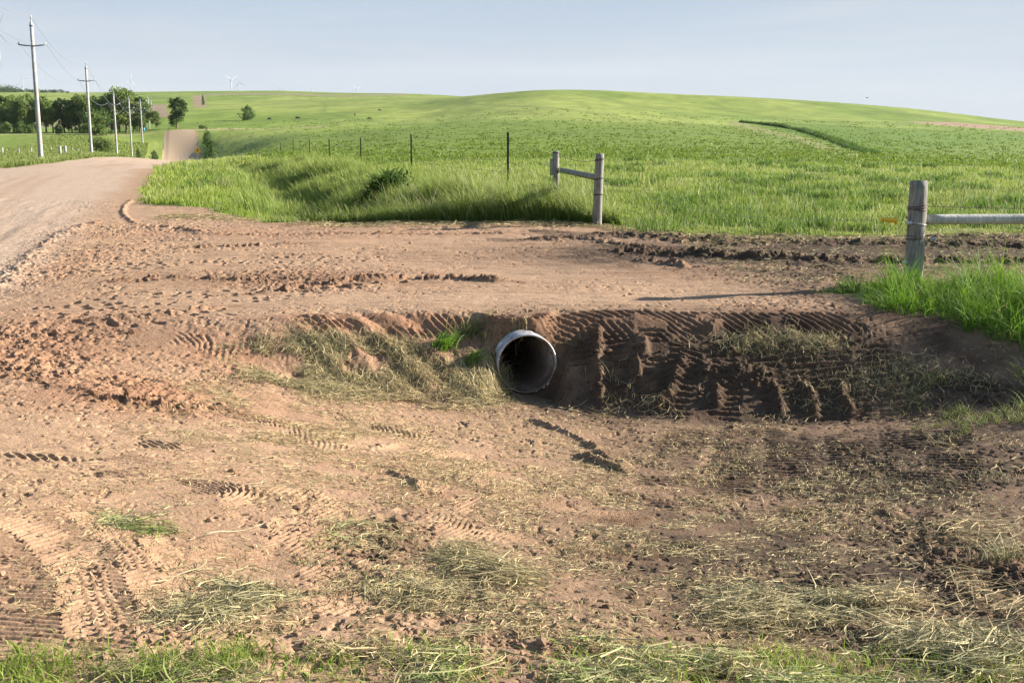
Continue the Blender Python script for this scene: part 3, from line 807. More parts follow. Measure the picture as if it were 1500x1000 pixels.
# darker weedy tufts scattered through it
for i in range(110):
    q = fan(1, 880, 1560, 18, 60, 2); X0, Y0 = q[0][0], q[1][0]
    if green(np.array([X0]), np.array([Y0]))[0] < .6: continue
    m = int(rng.integers(60, 160)); r = rng.uniform(.15, .45)
    x = X0 + rng.normal(0, r, m); y = Y0 + rng.normal(0, r * .8, m); z = zat(x, y)
    parts.append(blade_arrays(x, y, z, rng.uniform(.14, .32, m), .0007 * Y0 * rng.uniform(.8, 1.6, m), rng.uniform(0, 6.28, m), rng.uniform(.2, .8, m),
                 gcol(m, (.06, .13, .02), (.10, .17, .03)), gcol(m, (.12, .22, .03), (.18, .28, .06)), 2))
stuff('pasture_grass', parts, M_grass, 'pale seeding pasture grass behind the wooden posts', 'grass')
# -- tufts on the grazed slope
parts = []
x, y = fan(20000, 280, 1640, 56, 420, 2)
k = (x > 1 - .276 * y + 3) & (green(x, y) > .5)
k &= rng.random(len(x)) < (.55 + .6 * fbm(x, y * .5, 14, 3, 111)); x = x[k]; y = y[k]; n = len(x)
z = zat(x, y); r = .0007 * y * rng.uniform(.4, 1.7, n)
for j in range(5):
    a = rng.uniform(0, 6.28, n)
    xx = x + np.cos(a) * r * 2.2; yy = y + np.sin(a) * r * 1.5
    parts.append(blade_arrays(xx, yy, z - .03, rng.uniform(.08, .24, n) * (1 + .002 * y), r * 1.8, rng.uniform(0, 6.28, n), rng.uniform(.3, .9, n),
                 gcol(n, (.08, .14, .015), (.12, .19, .025)), gcol(n, (.14, .22, .03), (.24, .31, .05)), 1))
stuff('grazed_tufts', parts, M_grass, 'small dark grass tufts dotting the grazed slope', 'grass tufts')
# -- verge beyond the road on the left
n = 50000
t = rng.random(n); y = 50 * (300 / 50) ** t; x = -9.8 - .276 * y - rng.random(n) ** 1.5 * (6 + .06 * y)
k = green(x, y) > .4; x = x[k]; y = y[k]; n = len(x); z = zat(x, y)
stuff('roadside_grass', [blade_arrays(x, y, z, rng.uniform(.2, .5, n), .0008 * y * rng.uniform(.6, 1.4, n), rng.uniform(0, 6.28, n), rng.uniform(.2, .8, n),
      gcol(n, (.10, .16, .03), (.15, .20, .04)), gcol(n, (.22, .30, .07), (.33, .36, .14)), 2)], M_grass, 'pale roadside grass under the utility poles', 'grass')
# -- lush patch under the near fence post
parts = []
n = 30000
x = rng.uniform(2.9, 7.2, n); y = rng.uniform(8.4, 12.3, n)
q = ((x - 5.25) / 1.9) ** 2 + ((y - 10.6 + .38 * (x - 5)) / 1.45) ** 2 + .55 * fbm(x, y, .5, 3, 121)
k = q < 1; x = x[k]; y = y[k]; q = q[k]; n = len(x); z = zat(x, y)
h = rng.uniform(.14, .44, n) * (.40 + .75 * (1 - np.clip(q, 0, 1)) ** .5) * (1 + 1.0 * fbm(x, y, .35, 2, 122)) * (1 - .35 * ss(y, 11.2, 12.2))
c0 = gcol(n, (.06, .15, .012), (.10, .21, .02)); c1 = gcol(n, (.16, .34, .025), (.27, .42, .06))
dry = rng.random(n) < .07; c1[dry] = gcol(dry.sum(), (.38, .36, .18), (.5, .46, .27))
parts.append(blade_arrays(x, y, z - .01, h, rng.uniform(.004, .012, n), rng.normal(np.pi * 1.15, 1.6, n), rng.uniform(.2, 1.5, n), c0, c1, 4, 1.2))
n = 5000; x = rng.uniform(3.0, 5.6, n); y = rng.uniform(8.1, 9.4, n); k = fbm(x, y, .35, 2, 125) > .05; x = x[k]; y = y[k]; n = len(x); z = zat(x, y)
parts.append(blade_arrays(x, y, z, rng.uniform(.05, .2, n) * ss(x, 2.6, 4.2), rng.uniform(.004, .008, n), rng.uniform(0, 6.28, n), rng.uniform(.5, 1.4, n), gcol(n, (.08, .15, .02), (.2, .2, .08)), gcol(n, (.18, .3, .04), (.42, .4, .2)), 3))
stuff('lush_grass', parts, M_grass, 'lush bright green grass around the near fence post', 'grass')
# -- crop edge on the slope, its shade put into darker blade colours
P = smooth_poly(poly_w([(1086, 179.5), (1130, 184), (1170, 191), (1210, 203), (1245, 216), (1282, 226)]), 8)
seg = np.linalg.norm(np.diff(P, axis=0), axis=1); cum = np.concatenate([[0], np.cumsum(seg)])
n = 26000; s = cum[-1] * (rng.random(n) ** 1.0)
x = np.interp(s, cum, P[:, 0]); y = np.interp(s, cum, P[:, 1]); x = x + rng.normal(0, .28, n); y = y + rng.normal(0, .25, n); z = zat(x, y)
stuff('crop_edge', [blade_arrays(x, y, z, rng.uniform(.25, .6, n) * (.5 + 1.0 * np.clip(y / 220, .15, 1.2)) * rng.uniform(.5, 1, n) * (1 + .6 * fbm(x, y, 5, 2, 140)), .0007 * y, rng.uniform(0, 6.28, n), rng.uniform(.1, .5, n), gcol(n, (.03, .07, .01), (.05, .1, .015)),
      gcol(n, (.06, .13, .02), (.10, .18, .03)), 1)], M_grass, 'diagonal edge of a taller green crop on the slope, coloured dark for shade', 'crop')

# -- lying cut grass
def lying(px, py, rx, ry, n, ln, colA, colB, az, spread, pile=.02, w=.0045, uniform=False, zof=0.004):
    c = at(px, py); a = at(px, max(py - ry, 190)); b = at(px, min(py + ry, 1040))
    Rx = rx * c[1] / F; Ry = max((a[1] - b[1]) / 2, .05)
    
    if uniform: x = c[0] + rng.uniform(-1, 1, n) * Rx; y = c[1] + rng.uniform(-1, 1, n) * Ry
    else: x = c[0] + rng.normal(0, .5, n) * Rx; y = c[1] + rng.normal(0, .5, n) * Ry
    keep = rng.random(n) < ss(fbm(x, y, .30, 3, 131), *((-.12, .35) if (uniform and py > 940) else (-.45, .25))); x = x[keep]; y = y[keep]; n = len(x)
    return lying_at(x, y, ln, colA, colB, az, spread, pile, w, zof)
def lying_at(x, y, ln, colA, colB, az, spread, pile, w, zof=.004):
    n = len(x)
    a = rng.normal(az, spread, n) + (rng.random(n) < .5) * np.pi
    L = rng.lognormal(math.log(ln), .45, n); dx = np.cos(a); dy = np.sin(a); cv = rng.normal(0, .34, n) * L
    pts_ = []
    for t in (-.5, -.16, .18, .5):
        xx = x + dx * L * t - dy * cv * (t * t * 4 - .5); yy = y + dy * L * t + dx * cv * (t * t * 4 - .5)
        pts_.append((xx, yy))
    lift = rng.random(n) ** 2 * pile; z0 = zat(x, y)
    tilt = rng.normal(0, .30, n) * np.minimum(1, pile / .02) * .6
    V = []; ww = w * rng.uniform(.6, 1.5, n) * .5; col = gcol(n, colA, colB, .25) * np.array([.82, .77, .67]); roll = rng.uniform(-.8, .8, n)
    for (xx, yy), t, wf in zip(pts_, (-.5, -.16, .18, .5), (.6, 1, .8, .15)):
        zg = zat(xx, yy)
        zz = np.maximum(zg, z0 * .3 + zg * .7) + zof + lift + np.abs(tilt * L * (t + .5)) * .6
        V.append(np.stack([xx - dy * ww * wf, yy + dx * ww * wf, zz + roll * ww * wf], -1)); V.append(np.stack([xx + dy * ww * wf, yy - dx * ww * wf, zz - roll * ww * wf], -1))
    V = np.stack(V, 1).reshape(-1, 3); b = np.arange(n) * 8
    Fq = np.concatenate([np.stack([b + 2*i, b + 2*i + 1, b + 2*i + 3, b + 2*i + 2], -1) for i in range(3)])
    return V, Fq, np.repeat(col, 8, 0)
STR_A, STR_B = (.40, .31, .17), (.62, .52, .32)
OLV_A, OLV_B = (.24, .225, .11), (.58, .53, .33)
GRN_A, GRN_B = (.14, .22, .05), (.30, .36, .12)
parts = []
for a in ((430, 550, 80, 35, 8500, .08, OLV_A, STR_B, 2.6, 1.3, .03), (500, 565, 95, 30, 7500, .08, OLV_A, STR_B, 2.6, 1.2, .025), (560, 545, 90, 35, 5000, .08, OLV_A, STR_B, 2.5, 1.0, .02),
          (620, 580, 80, 25, 6500, .09, STR_A, STR_B, 2.5, .9, .025), (680, 570, 60, 25, 4000, .09, OLV_A, STR_B, 2.3, .8, .025), (720, 560, 25, 25, 700, .14, OLV_A, STR_B, 1.9, .4, .04),
          (600, 510, 60, 20, 1500, .09, OLV_A, STR_B, 2.5, 1, .02), (470, 505, 60, 14, 1300, .09, OLV_A, OLV_B, 2.6, 1, .02), (400, 520, 60, 20, 1500, .08, OLV_A, STR_B, 2.6, 1, .02)):
    parts.append(lying(*a, w=.0034))
stuff('cut_grass_mat', parts, M_straw, 'matted grey green cut grass on the bank left of the pipe', 'cut grass')
parts = []
for a in ((480, 640, 260, 50, 5000, .07, STR_A, STR_B, 1, 2, .008), (700, 720, 300, 80, 5500, .06, STR_A, STR_B, 1, 2, .008), (1000, 700, 260, 80, 4200, .05, STR_A, STR_B, 1, 2, .01),
          (1250, 740, 260, 90, 4200, .055, OLV_A, STR_B, 1, 2, .01), (1000, 830, 300, 90, 5000, .05, OLV_A, STR_B, 1, 2, .01), (250, 720, 300, 80, 2200, .05, STR_A, STR_B, 1, 2, .006),
          (250, 860, 300, 80, 1500, .05, OLV_A, STR_B, 1, 2, .006), (650, 880, 300, 70, 4200, .06, OLV_A, STR_B, 1, 2, .008), (1150, 500, 120, 16, 1500, .08, OLV_A, STR_B, 0, 1, .025),
          (1350, 545, 180, 30, 1500, .07, OLV_A, STR_B, 0, 1.5, .02), (1200, 600, 220, 30, 500, .07, STR_A, STR_B, 0, 1.5, .012), (1440, 650, 80, 60, 1600, .07, STR_A, STR_B, 0, 1.5, .02),
          (900, 600, 120, 25, 500, .09, STR_A, STR_B, 0, 1.5, .02), (330, 580, 100, 25, 900, .06, OLV_A, STR_B, 0, 1.5, .01), (330, 640, 120, 20, 900, .06, OLV_A, STR_B, 0, 1.5, .01), (780, 480, 60, 10, 300, .06, OLV_A, STR_B, 0, 1.5, .01)):
    parts.append(lying(*a, w=.0032))
parts.append(lying(1150, 790, 420, 130, 9000, .045, STR_A, STR_B, 1, 2, .008, w=.003, uniform=True))
parts.append(lying(820, 690, 450, 80, 9000, .05, STR_A, STR_B, 1, 2, .006, w=.003, uniform=True))
parts.append(lying(750, 800, 900, 230, 7000, .03, STR_A, STR_B, 1, 2, .004, w=.003, uniform=True))
# scrappy turf litter along the back edge of the bare soil
n = 9000; x = rng.uniform(-6.5, 9, n); y = edge_y(x) + rng.normal(-.35, .35, n); y = np.where(x > 2, y - .1, y)
y = np.where(x < -3.8, y + 1.5, y)
parts.append(lying_at(x, y, .12, OLV_A, STR_B, 0, 1.2, .03, .008))
n = 5000; x = rng.uniform(2.4, 9, n); y = rng.uniform(12.2, 16.8, n); parts.append(lying_at(x, y, .10, OLV_A, STR_B, 0, 1.2, .02, .006))
stuff('straw_litter', parts, M_straw, 'pale straw clippings scattered over the bare soil', 'straw')
# -- foreground heaps of hay and green shoots
parts = []
for a in ((680, 820, 36, 18, 700, .14, OLV_A, STR_B, 2.4, .7, .04), (735, 845, 36, 16, 600, .18, OLV_A, STR_B, 2.5, .5, .04), (480, 800, 30, 30, 500, .10, GRN_A, OLV_B, 1.5, 1, .03), (560, 780, 60, 40, 700, .07, OLV_A, STR_B, 2, 1.5, .02),
          (600, 870, 90, 30, 900, .08, OLV_A, STR_B, 2.6, 1.5, .02), (1190, 885, 120, 24, 3600, .11, OLV_A, OLV_B, .35, .9, .05), (1120, 895, 90, 26, 1600, .11, OLV_A, STR_B, .3, .6, .05), (1330, 900, 60, 40, 1600, .12, STR_A, STR_B, 1.2, .9, .05),
          (1400, 945, 110, 35, 2400, .13, OLV_A, OLV_B, .6, .8, .05), (1460, 800, 60, 30, 800, .14, STR_A, STR_B, 0, .9, .06), (1480, 880, 40, 50, 600, .16, STR_A, STR_B, 1, .9, .06),
          (200, 755, 55, 22, 900, .06, GRN_A, OLV_B, 2.6, 1.2, .012), (230, 775, 40, 12, 600, .09, GRN_A, GRN_B, 2.6, .5, .02), (300, 890, 80, 40, 1200, .09, OLV_A, OLV_B, 1, 2, .02), (360, 870, 60, 20, 500, .10, OLV_A, OLV_B, 2.4, .8, .03)):
    parts.append(lying(*a, w=.0034))
parts.append(lying(750, 1000, 900, 46, 12000, .09, OLV_A, STR_B, 0, 1.3, .03, w=.0032, uniform=True))
parts.append(lying(750, 960, 900, 40, 6000, .06, STR_A, STR_B, 0, 1.5, .02, w=.003, uniform=True))
parts.append(lying(1100, 990, 500, 36, 2400, .12, GRN_A, OLV_B, .2, .8, .05, w=.0038, uniform=True))
parts.append(lying(750, 1015, 900, 26, 1500, .12, GRN_A, GRN_B, 0, 1.2, .05, w=.004, uniform=True))
stuff('foreground_hay', parts, M_straw, 'cut green and straw coloured grass heaped along the foreground', 'cut grass')
parts = []
for px, py, r, m, hh in ((70, 985, 60, 500, .11), (230, 990, 25, 260, .16), (340, 975, 30, 300, .15), (20, 990, 40, 250, .10), (480, 985, 60, 300, .09), (680, 990, 40, 160, .12), (930, 985, 80, 420, .10), (980, 978, 40, 200, .13),
                         (1080, 985, 80, 380, .09), (1140, 960, 25, 60, .12), (1290, 985, 100, 420, .10), (1440, 985, 60, 300, .10), (210, 770, 50, 90, .03), (480, 800, 20, 60, .06), (620, 965, 30, 90, .12), (1180, 990, 60, 300, .12)):
    c = at(px, py); s_ = r * c[1] / F
    x = c[0] + rng.normal(0, s_ * 1.0, m); y = c[1] + rng.normal(0, s_ * .7 + .03, m); z = zat(x, y)
    parts.append(blade_arrays(x, y, z, rng.uniform(.25, 1.1, m) * hh * .75, rng.uniform(.0025, .006, m), rng.uniform(0, 6.28, m), rng.uniform(.3, 1.3, m),
                 gcol(m, (.14, .22, .03), (.22, .30, .05)), gcol(m, (.26, .38, .05), (.42, .48, .14)), 4, 1.2))
stuff('foreground_shoots', parts, M_grass, 'fresh green shoots along the bottom edge of the view', 'grass')
# stubble standing on the right bank
parts = []
for px, py, rx, m, hh in ((1150, 500, 60, 260, .07), (1220, 505, 40, 180, .07), (1120, 490, 40, 120, .07), (1300, 540, 60, 60, .05), (1440, 560, 60, 120, .07), (1450, 700, 50, 120, .05), (1470, 820, 40, 120, .14), (1060, 760, 40, 60, .05),
                          (1240, 700, 100, 60, .04), (700, 590, 60, 60, .05), (740, 555, 14, 120, .12), (1040, 720, 120, 60, .05), (640, 700, 150, 70, .04), (950, 900, 150, 90, .06), (500, 880, 100, 60, .06)):
    c = at(px, py); s_ = rx * c[1] / F
    x = c[0] + rng.normal(0, s_ * .6, m); y = c[1] + rng.normal(0, s_ * .35, m); z = zat(x, y)
    parts.append(blade_arrays(x, y, z, rng.uniform(.4, 1.3, m) * hh, rng.uniform(.003, .006, m), rng.uniform(0, 6.28, m), rng.uniform(.3, 1.4, m), gcol(m, (.2, .2, .1), (.4, .35, .2)), gcol(m, (.42, .42, .24), (.62, .56, .36)), 3))
stuff('stubble', parts, M_straw, 'dry upright stubble stalks poking out of the brown soil', 'stubble')

# ------------------------------------------------------------ soil clods
ph = (1 + 5 ** .5) / 2
IV = np.array([(-1, ph, 0), (1, ph, 0), (-1, -ph, 0), (1, -ph, 0), (0, -1, ph), (0, 1, ph), (0, -1, -ph), (0, 1, -ph), (ph, 0, -1), (ph, 0, 1), (-ph, 0, -1), (-ph, 0, 1)]) / math.hypot(1, ph)
IF = np.array([(0, 11, 5), (0, 5, 1), (0, 1, 7), (0, 7, 10), (0, 10, 11), (1, 5, 9), (5, 11, 4), (11, 10, 2), (10, 7, 6), (7, 1, 8), (3, 9, 4), (3, 4, 2), (3, 2, 6), (3, 6, 8), (3, 8, 9), (4, 9, 5), (2, 4, 11), (6, 2, 10), (8, 6, 7), (9, 8, 1)])
n = 90000
x, y = fan(n, -60, 1560, 3.2, 19, 1)
rg = blobs(x, y, 'rough'); bm = np.zeros(n)
for B in BM:
    P_ = B['P']
    m = (np.abs(x - P_[:, 0].mean()) < np.ptp(P_[:, 0]) / 2 + .4) & (np.abs(y - P_[:, 1].mean()) < np.ptp(P_[:, 1]) / 2 + .4)
    if m.any():
        _, _, dist, _ = st_coords(x[m], y[m], P_); bm[m] = np.maximum(bm[m], np.exp(-(dist / (B['hw'] * 2)) ** 2) * min(1, abs(B['h']) / .08))
rim_ = np.exp(-((np.hypot(x - PIPE_C[0], (y - 9.95) * .6) - .33) / .12) ** 2) * (y > 9.5)
p = np.clip(.025 + rg * 11 + bm * .6 + rim_, 0, 1) * (1 - .85 * np.clip(blobs(x, y, 'pale'), 0, 1)) * (road_u(x, y) > 3) * (green(x, y) < .5)
k = rng.random(n) < p; x = x[k]; y = y[k]; n = len(x)
z, gr_, rd_, dk_ = heights(x, y)
sz = rng.lognormal(math.log(.0052), .5, n) * (1 + 5 * np.clip(rg[k], 0, .06)) * (1 + .5 * bm[k]); sz = np.clip(sz, .0025, .028) * (1 + .03 * y)
ck = (np.abs(x - PIPE_C[0]) < .22) & (y > 9.2) & (y < 10); sz[ck] *= .4
col = ground_colour(x, y, gr_ * 0, rd_, dk_) * rng.uniform(.75, 1.1, (n, 1))
Vv = IV[None] * (1 + rng.uniform(-.32, .32, (n, 12, 1))) * sz[:, None, None] * np.stack([rng.uniform(.8, 1.4, n), rng.uniform(.8, 1.3, n), rng.uniform(.5, .9, n)], -1)[:, None, :]
Vv += np.stack([x, y, z + sz * .15], -1)[:, None, :]
Fv = (IF[None] + (np.arange(n) * 12)[:, None, None]).reshape(-1, 3)
o = link('soil_clods', mesh_np('soil_clods', Vv.reshape(-1, 3), Fv, np.repeat(col, 12, 0)), M_soil)
tag(o, 'loose crumbs and clods of turned soil lying on the bare ground', 'soil clods', kind='stuff'); print('clods', n)

# ------------------------------------------------------------ culvert
root = thing('culvert_pipe', 'corrugated galvanised culvert pipe opening under the dirt driveway', 'culvert', PIPE_C)
ang = math.atan2(PAX[1], PAX[0])
L = 9.6; ns = 1100; na = 64
s = np.linspace(-.021, L, ns); th = np.linspace(0, 2 * np.pi, na, endpoint=False)
SS, TT = np.meshgrid(s, th, indexing='ij')
def shell(off, amp=.014):
    rr = .249 + off + amp * np.sin(2 * np.pi * SS / .085 + TT) * np.clip((SS - .03) / .08, 0, 1)
    side = np.array([PAX[1], -PAX[0], 0])
    return SS[..., None] * PAX + rr[..., None] * (np.cos(TT)[..., None] * side + np.sin(TT)[..., None] * np.array([0, 0, 1.]))
Vi = shell(0).reshape(-1, 3); Vo = shell(.004).reshape(-1, 3)
i_, j_ = np.meshgrid(np.arange(ns - 1), np.arange(na), indexing='ij'); jn = (j_ + 1) % na
q1 = np.stack([i_ * na + j_, i_ * na + jn, (i_ + 1) * na + jn, (i_ + 1) * na + j_], -1).reshape(-1, 4)
q2 = q1[:, ::-1] + len(Vi)
link('barrel', mesh_np('barrel', np.concatenate([Vi, Vo]), np.concatenate([q1, q2]), None, True), M_galv, root)
mb = MB(); side = np.array([PAX[1], -PAX[0], 0])
prof = [(-.030, .2460), (-.036, .254), (-.030, .2625), (.030, .2650), (.034, .260), (.030, .2575), (-.015, .2565), (-.018, .2495), (-.022, .2460), (-.030, .2460)]
for (sx, r_) in prof:
    for j in range(na):
        t_ = 2 * math.pi * j / na; dent = 1 + .006 * math.sin(2 * t_ + 1)
        mb.v.append(sx * PAX + r_ * dent * (math.cos(t_) * side + math.sin(t_) * np.array([0, 0, 1.])))
for i in range(len(prof) - 1):
    for j in range(na):
        k_ = (j + 1) % na; mb.f.append((i*na + j, i*na + k_, (i+1)*na + k_, (i+1)*na + j))
mb.build('rim', M_galv, root)
# silt lying in the bottom of the pipe
mb = MB(); m1 = 60; m2 = 10
for i in range(m1):
    s1 = -.03 + 3.0 * i / (m1 - 1)
    for j in range(m2):
        a_ = (j / (m2 - 1) - .5) * 1.25; zz = -.245 * math.cos(a_) + .008 * math.cos(a_ * 2.3) + .006 * math.sin(s1 * 21 + j) + .004 * math.sin(s1 * 47 + j * 2)
        if abs(a_) > .6: zz = -.249 * math.cos(a_)
        mb.v.append(s1 * PAX + .245 * math.sin(a_) * side + np.array([0, 0, zz]))
for i in range(m1 - 1):
    for j in range(m2 - 1): mb.f.append((i*m2 + j, i*m2 + j + 1, (i+1)*m2 + j + 1, (i+1)*m2 + j))
M_silt = plain('brown_silt', (.16, .105, .07), .95, 0, .3, 30)
mb.build('silt', M_silt, root)

# ------------------------------------------------------------ grass clumps by the pipe
def clump(px, py, m, hh, sp, az, label, cA, cB, wd=.009, d=None):
    c = at(px, py); x = rng.normal(0, sp, m); y = rng.normal(0, sp * .7, m)
    z = zat(c[0] + x, c[1] + y) - c[2]
    V, Fq, C = blade_arrays(x, y, z, rng.uniform(.5, 1.2, m) * hh, rng.uniform(.5, 1.2, m) * wd, rng.normal(az, .9, m), rng.uniform(.5, 1.5, m), gcol(m, cA, cB), gcol(m, [v * 1.8 for v in cA], [v * 1.7 for v in cB]), 5, 1.3)
    o = link('grass_clump', mesh_np('grass_clump', V, Fq, C), M_grass); o.location = [float(v) for v in c]
    tag(o, label, 'grass clump', 'grass clumps beside the culvert')
clump(648, 506, 110, .20, .05, 0.2, 'bright green broad grass clump on the bank left of the pipe', (.09, .2, .02), (.14, .26, .03), .012)
clump(693, 528, 60, .17, .035, -.3, 'small green grass clump nearest the left rim of the pipe', (.08, .18, .02), (.13, .24, .03), .010)
clump(690, 485, 160, .17, .09, 1.0, 'dull olive grass clump above and left of the pipe', (.10, .12, .03), (.18, .19, .07), .007)
clump(738, 572, 130, .20, .035, 2.3, 'straw coloured grass clump drooping over the lower left rim of the pipe', (.20, .19, .08), (.30, .27, .13), .006)

# ------------------------------------------------------------ wooden fence brace in the middle
def wrap(mb, c, r, z, tilt=0., n=26, wr=.0035, turns=1.0, ph=0.):
    pts = []
    for i in range(int(n * turns) + 1):
        a_ = 2 * math.pi * i / n + ph
        pts.append((c[0] + math.cos(a_) * r, c[1] + math.sin(a_) * r, z + tilt * math.cos(a_) + .012 * i / n))
    mb.ring_tube(pts, wr, 5)
def wood_post(name, p0, p1, r0, r1, mat, parent, seed=0, taper=None):
    mb = MB(); m = 18; p0 = np.array(p0, float); p1 = np.array(p1, float)
    pts = [p0 + (p1 - p0) * t + np.array([math.sin(t * 5 + seed) * .004, math.cos(t * 4 + seed) * .004, 0]) for t in np.linspace(0, 1, m)]
    rad = [r0 + (r1 - r0) * t for t in np.linspace(0, 1, m)]
    rad[-1] *= .93; mb.ring_tube(pts, rad, 20, True, .05, seed)
    return mb.build(name, mat, parent)
dA, dB = 19.8, 23.6
A1 = pt(878.5, 225, dA); B1 = pt(814.5, 221.5, dB)
A0 = A1.copy(); A0[2] = float(zat(A1[0], dA)[0]) - .15; A0[0] -= .03; B0 = B1.copy(); B0[2] = float(zat(B1[0], dB)[0]) - .15
fb = thing('fence_brace', 'weathered wooden brace of two posts and a sloping rail in long grass', 'fence brace', (A0[0], A0[1], A0[2]))
O = A0.copy()
wood_post('post', A0 - O, A1 - O, .080, .074, M_post, fb, 3)
wood_post('post', B0 - O, B1 - O, .072, .062, M_post, fb, 5)
ra = pt(872.5, 259.5, dA) - O; rb = pt(820, 249, dB) - O
wood_post('rail', rb, ra, .052, .055, M_post, fb, 8)
mb = MB(); bc = pt(810.8, 244.5, dB - .13) - O
mb.box(bc, (.135, .035, .33), None, .006, 4); mb.build('nailed_board', M_post, fb, False)
mb = MB()
cA = lambda z: (0.02, 0)
for zz, tl in ((pt(878, 235, dA)[2], .01), (pt(878, 263, dA)[2], .012), (pt(878, 286, dA)[2], .0)):
    f_ = (zz - A0[2]) / (A1[2] - A0[2]); cc = (A0 + (A1 - A0) * f_) - O; mb = MB(); wrap(mb, cc, .081, zz - O[2], tl, wr=.006, turns=2); mb.build('wire_wrap', M_wire, fb)
zz = pt(814, 225, dB)[2]; mb = MB(); wrap(mb, B1 - O, .068, zz - O[2], .0, wr=.007, turns=2)
mb.build('wire_wrap', M_wire, fb)
mb = MB()
for pa, pb in (((874, 236), (820, 228)),):
    a_ = pt(*pa, dA) - O; b_ = pt(*pb, dB) - O
    pts = [a_ + (b_ - a_) * t - np.array([0, 0, .05 * math.sin(math.pi * t)]) for t in np.linspace(0, 1, 12)]
    mb.ring_tube(pts, .005, 5)
mb.build('brace_wire', M_wire, fb)

# ------------------------------------------------------------ steel-post wire fence running away
TP = [(744, 194, 29), (602, 197, 43), (528, 202, 57), (482, 203.5, 71), (453, 204.5, 85), (429, 206, 100), (411, 210, 117)]
tops = [pt(px, py, d) for px, py, d in TP]
g0 = zat([p[0] for p in tops], [p[1] for p in tops])
O = np.array([tops[0][0], tops[0][1], g0[0]])
wf = thing('wire_fence', 'dark steel post wire fence running away beside the tall grass', 'fence', O)
def tpost(p, zg, i):
    mb = MB(); h_ = p[2] - zg; lean = (random.uniform(-.02, .02), 0)
    cx_, cy_ = p[0] - O[0], p[1] - O[1]; zb = zg - O[2]
    # T section: flange, web and studs
    mb.box((cx_, cy_, zb + h_ / 2 - .1), (.055, .010, h_ + .2)); mb.box((cx_, cy_ + .028, zb + h_ / 2 - .1), (.010, .046, h_ + .2))
    for k in range(int(h_ / .06)): mb.box((cx_, cy_ - .010, zb + .1 + k * .06), (.022, .012, .020))
    return mb.build('steel_post', M_steel, wf, False)
for i, p in enumerate(tops): tpost(p, g0[i], i)
for fr in (.25, .47, .69, .91):
    mb = MB(); pts = []
    chain = [np.array([B1[0], B1[1], B0[2] + .15 + (B1[2] - B0[2] - .15) * fr])] + [np.array([p[0], p[1], g0[i] + (p[2] - g0[i]) * fr]) for i, p in enumerate(tops)]
    for a_, b_ in zip(chain[:-1], chain[1:]):
        for t_ in np.linspace(0, 1, 8, endpoint=False): pts.append(a_ + (b_ - a_) * t_ - O - np.array([0, 0, .05 * math.sin(math.pi * t_)]))
    mb.ring_tube(pts, .0035, 4); mb.build('fence_wire', M_wire, wf)

# ------------------------------------------------------------ near fence brace on the right
dn = 12.0
T1 = pt(1346, 265, dn); T0 = pt(1338, 402, dn - .12); T0 = T0 + (T0 - T1) * .35
zg = float(zat(T0[0], T0[1])[0])
O = np.array([T0[0], T0[1], zg])
nb = thing('fence_brace', 'large round grey fence post with a silvery horizontal log rail at right', 'fence brace', O)
wood_post('post', T0 - O, T1 - O, .098, .090, M_post, nb, 11)
r0 = pt(1355, 321.5, dn); r1 = r0 + np.array([2.6, .25, -.01])
wood_post('rail', r0 - O, r1 - O, .052, .056, M_rail, nb, 14)
p2 = r1 + np.array([.10, 0, 0]); z2 = float(zat(p2[0], p2[1])[0])
wood_post('post', np.array([p2[0], p2[1], z2 - .2]) - O, np.array([p2[0] + .02, p2[1], 1.12]) - O, .095, .085, M_post, nb, 17)
def ax_at(py):
    z = pt(1345, py, dn)[2]; f_ = (z - T0[2]) / (T1[2] - T0[2]); return (T0 + (T1 - T0) * f_) - O
mb = MB()
for py, tl, tn, w_ in ((302, .015, 1, .005), (305.5, .012, 1, .005), (308, -.012, 1, .004), (349, .008, 1, .006), (345.5, -.006, 1, .003)):
    c_ = ax_at(py); mb = MB(); wrap(mb, c_, .0975, c_[2], tl, 28, w_, tn); mb.build('wire_wrap', M_wire, nb)
mb = MB(); c_ = ax_at(327.5); wrap(mb, c_, .099, c_[2], -.02, 28, .004, 1); mb.build('pale_wire', M_ins, nb)
def insulator(px, py, d_, s_=1.):
    mb = MB(); c_ = pt(px, py, d_) - O
    mb.ring_tube([c_ + np.array([-.035, -.01, .004]) * s_, c_ + np.array([-.02, -.01, .002]) * s_, c_ + np.array([-.005, 0, 0]) * s_, c_ + np.array([.012, 0, 0]) * s_, c_ + np.array([.03, .01, -.002]) * s_],
                 [.012 * s_, .022 * s_, .014 * s_, .024 * s_, .014 * s_], 12)
    mb.build('insulator', M_ins, nb)
insulator(1332, 326.5, dn - .12); insulator(1367, 350.5, dn - .02, .95); insulator(1326, 384, dn - .14, .9)
mb = MB()
for py, z_off in ((302, .0), (349, -.02)):
    a_ = ax_at(py) + np.array([.09, 0, 0]); b_ = p2 - O; b_ = np.array([b_[0], b_[1], a_[2] + z_off - .03])
    pts = [a_ + (b_ - a_) * t_ - np.array([0, 0, .02 * math.sin(math.pi * t_)]) for t_ in np.linspace(0, 1, 30)]
    mb.ring_tube(pts, .0028, 5)
    for q in pts[2:-1:2]:
        mb.ring_tube([q + np.array([-.004, 0, -.014]), q + np.array([.004, 0, .014])], .0018, 4); mb.ring_tube([q + np.array([.004, -.012, .006]), q + np.array([-.004, .012, -.006])], .0018, 4)
mb.build('barbed_wire', M_wire, nb)

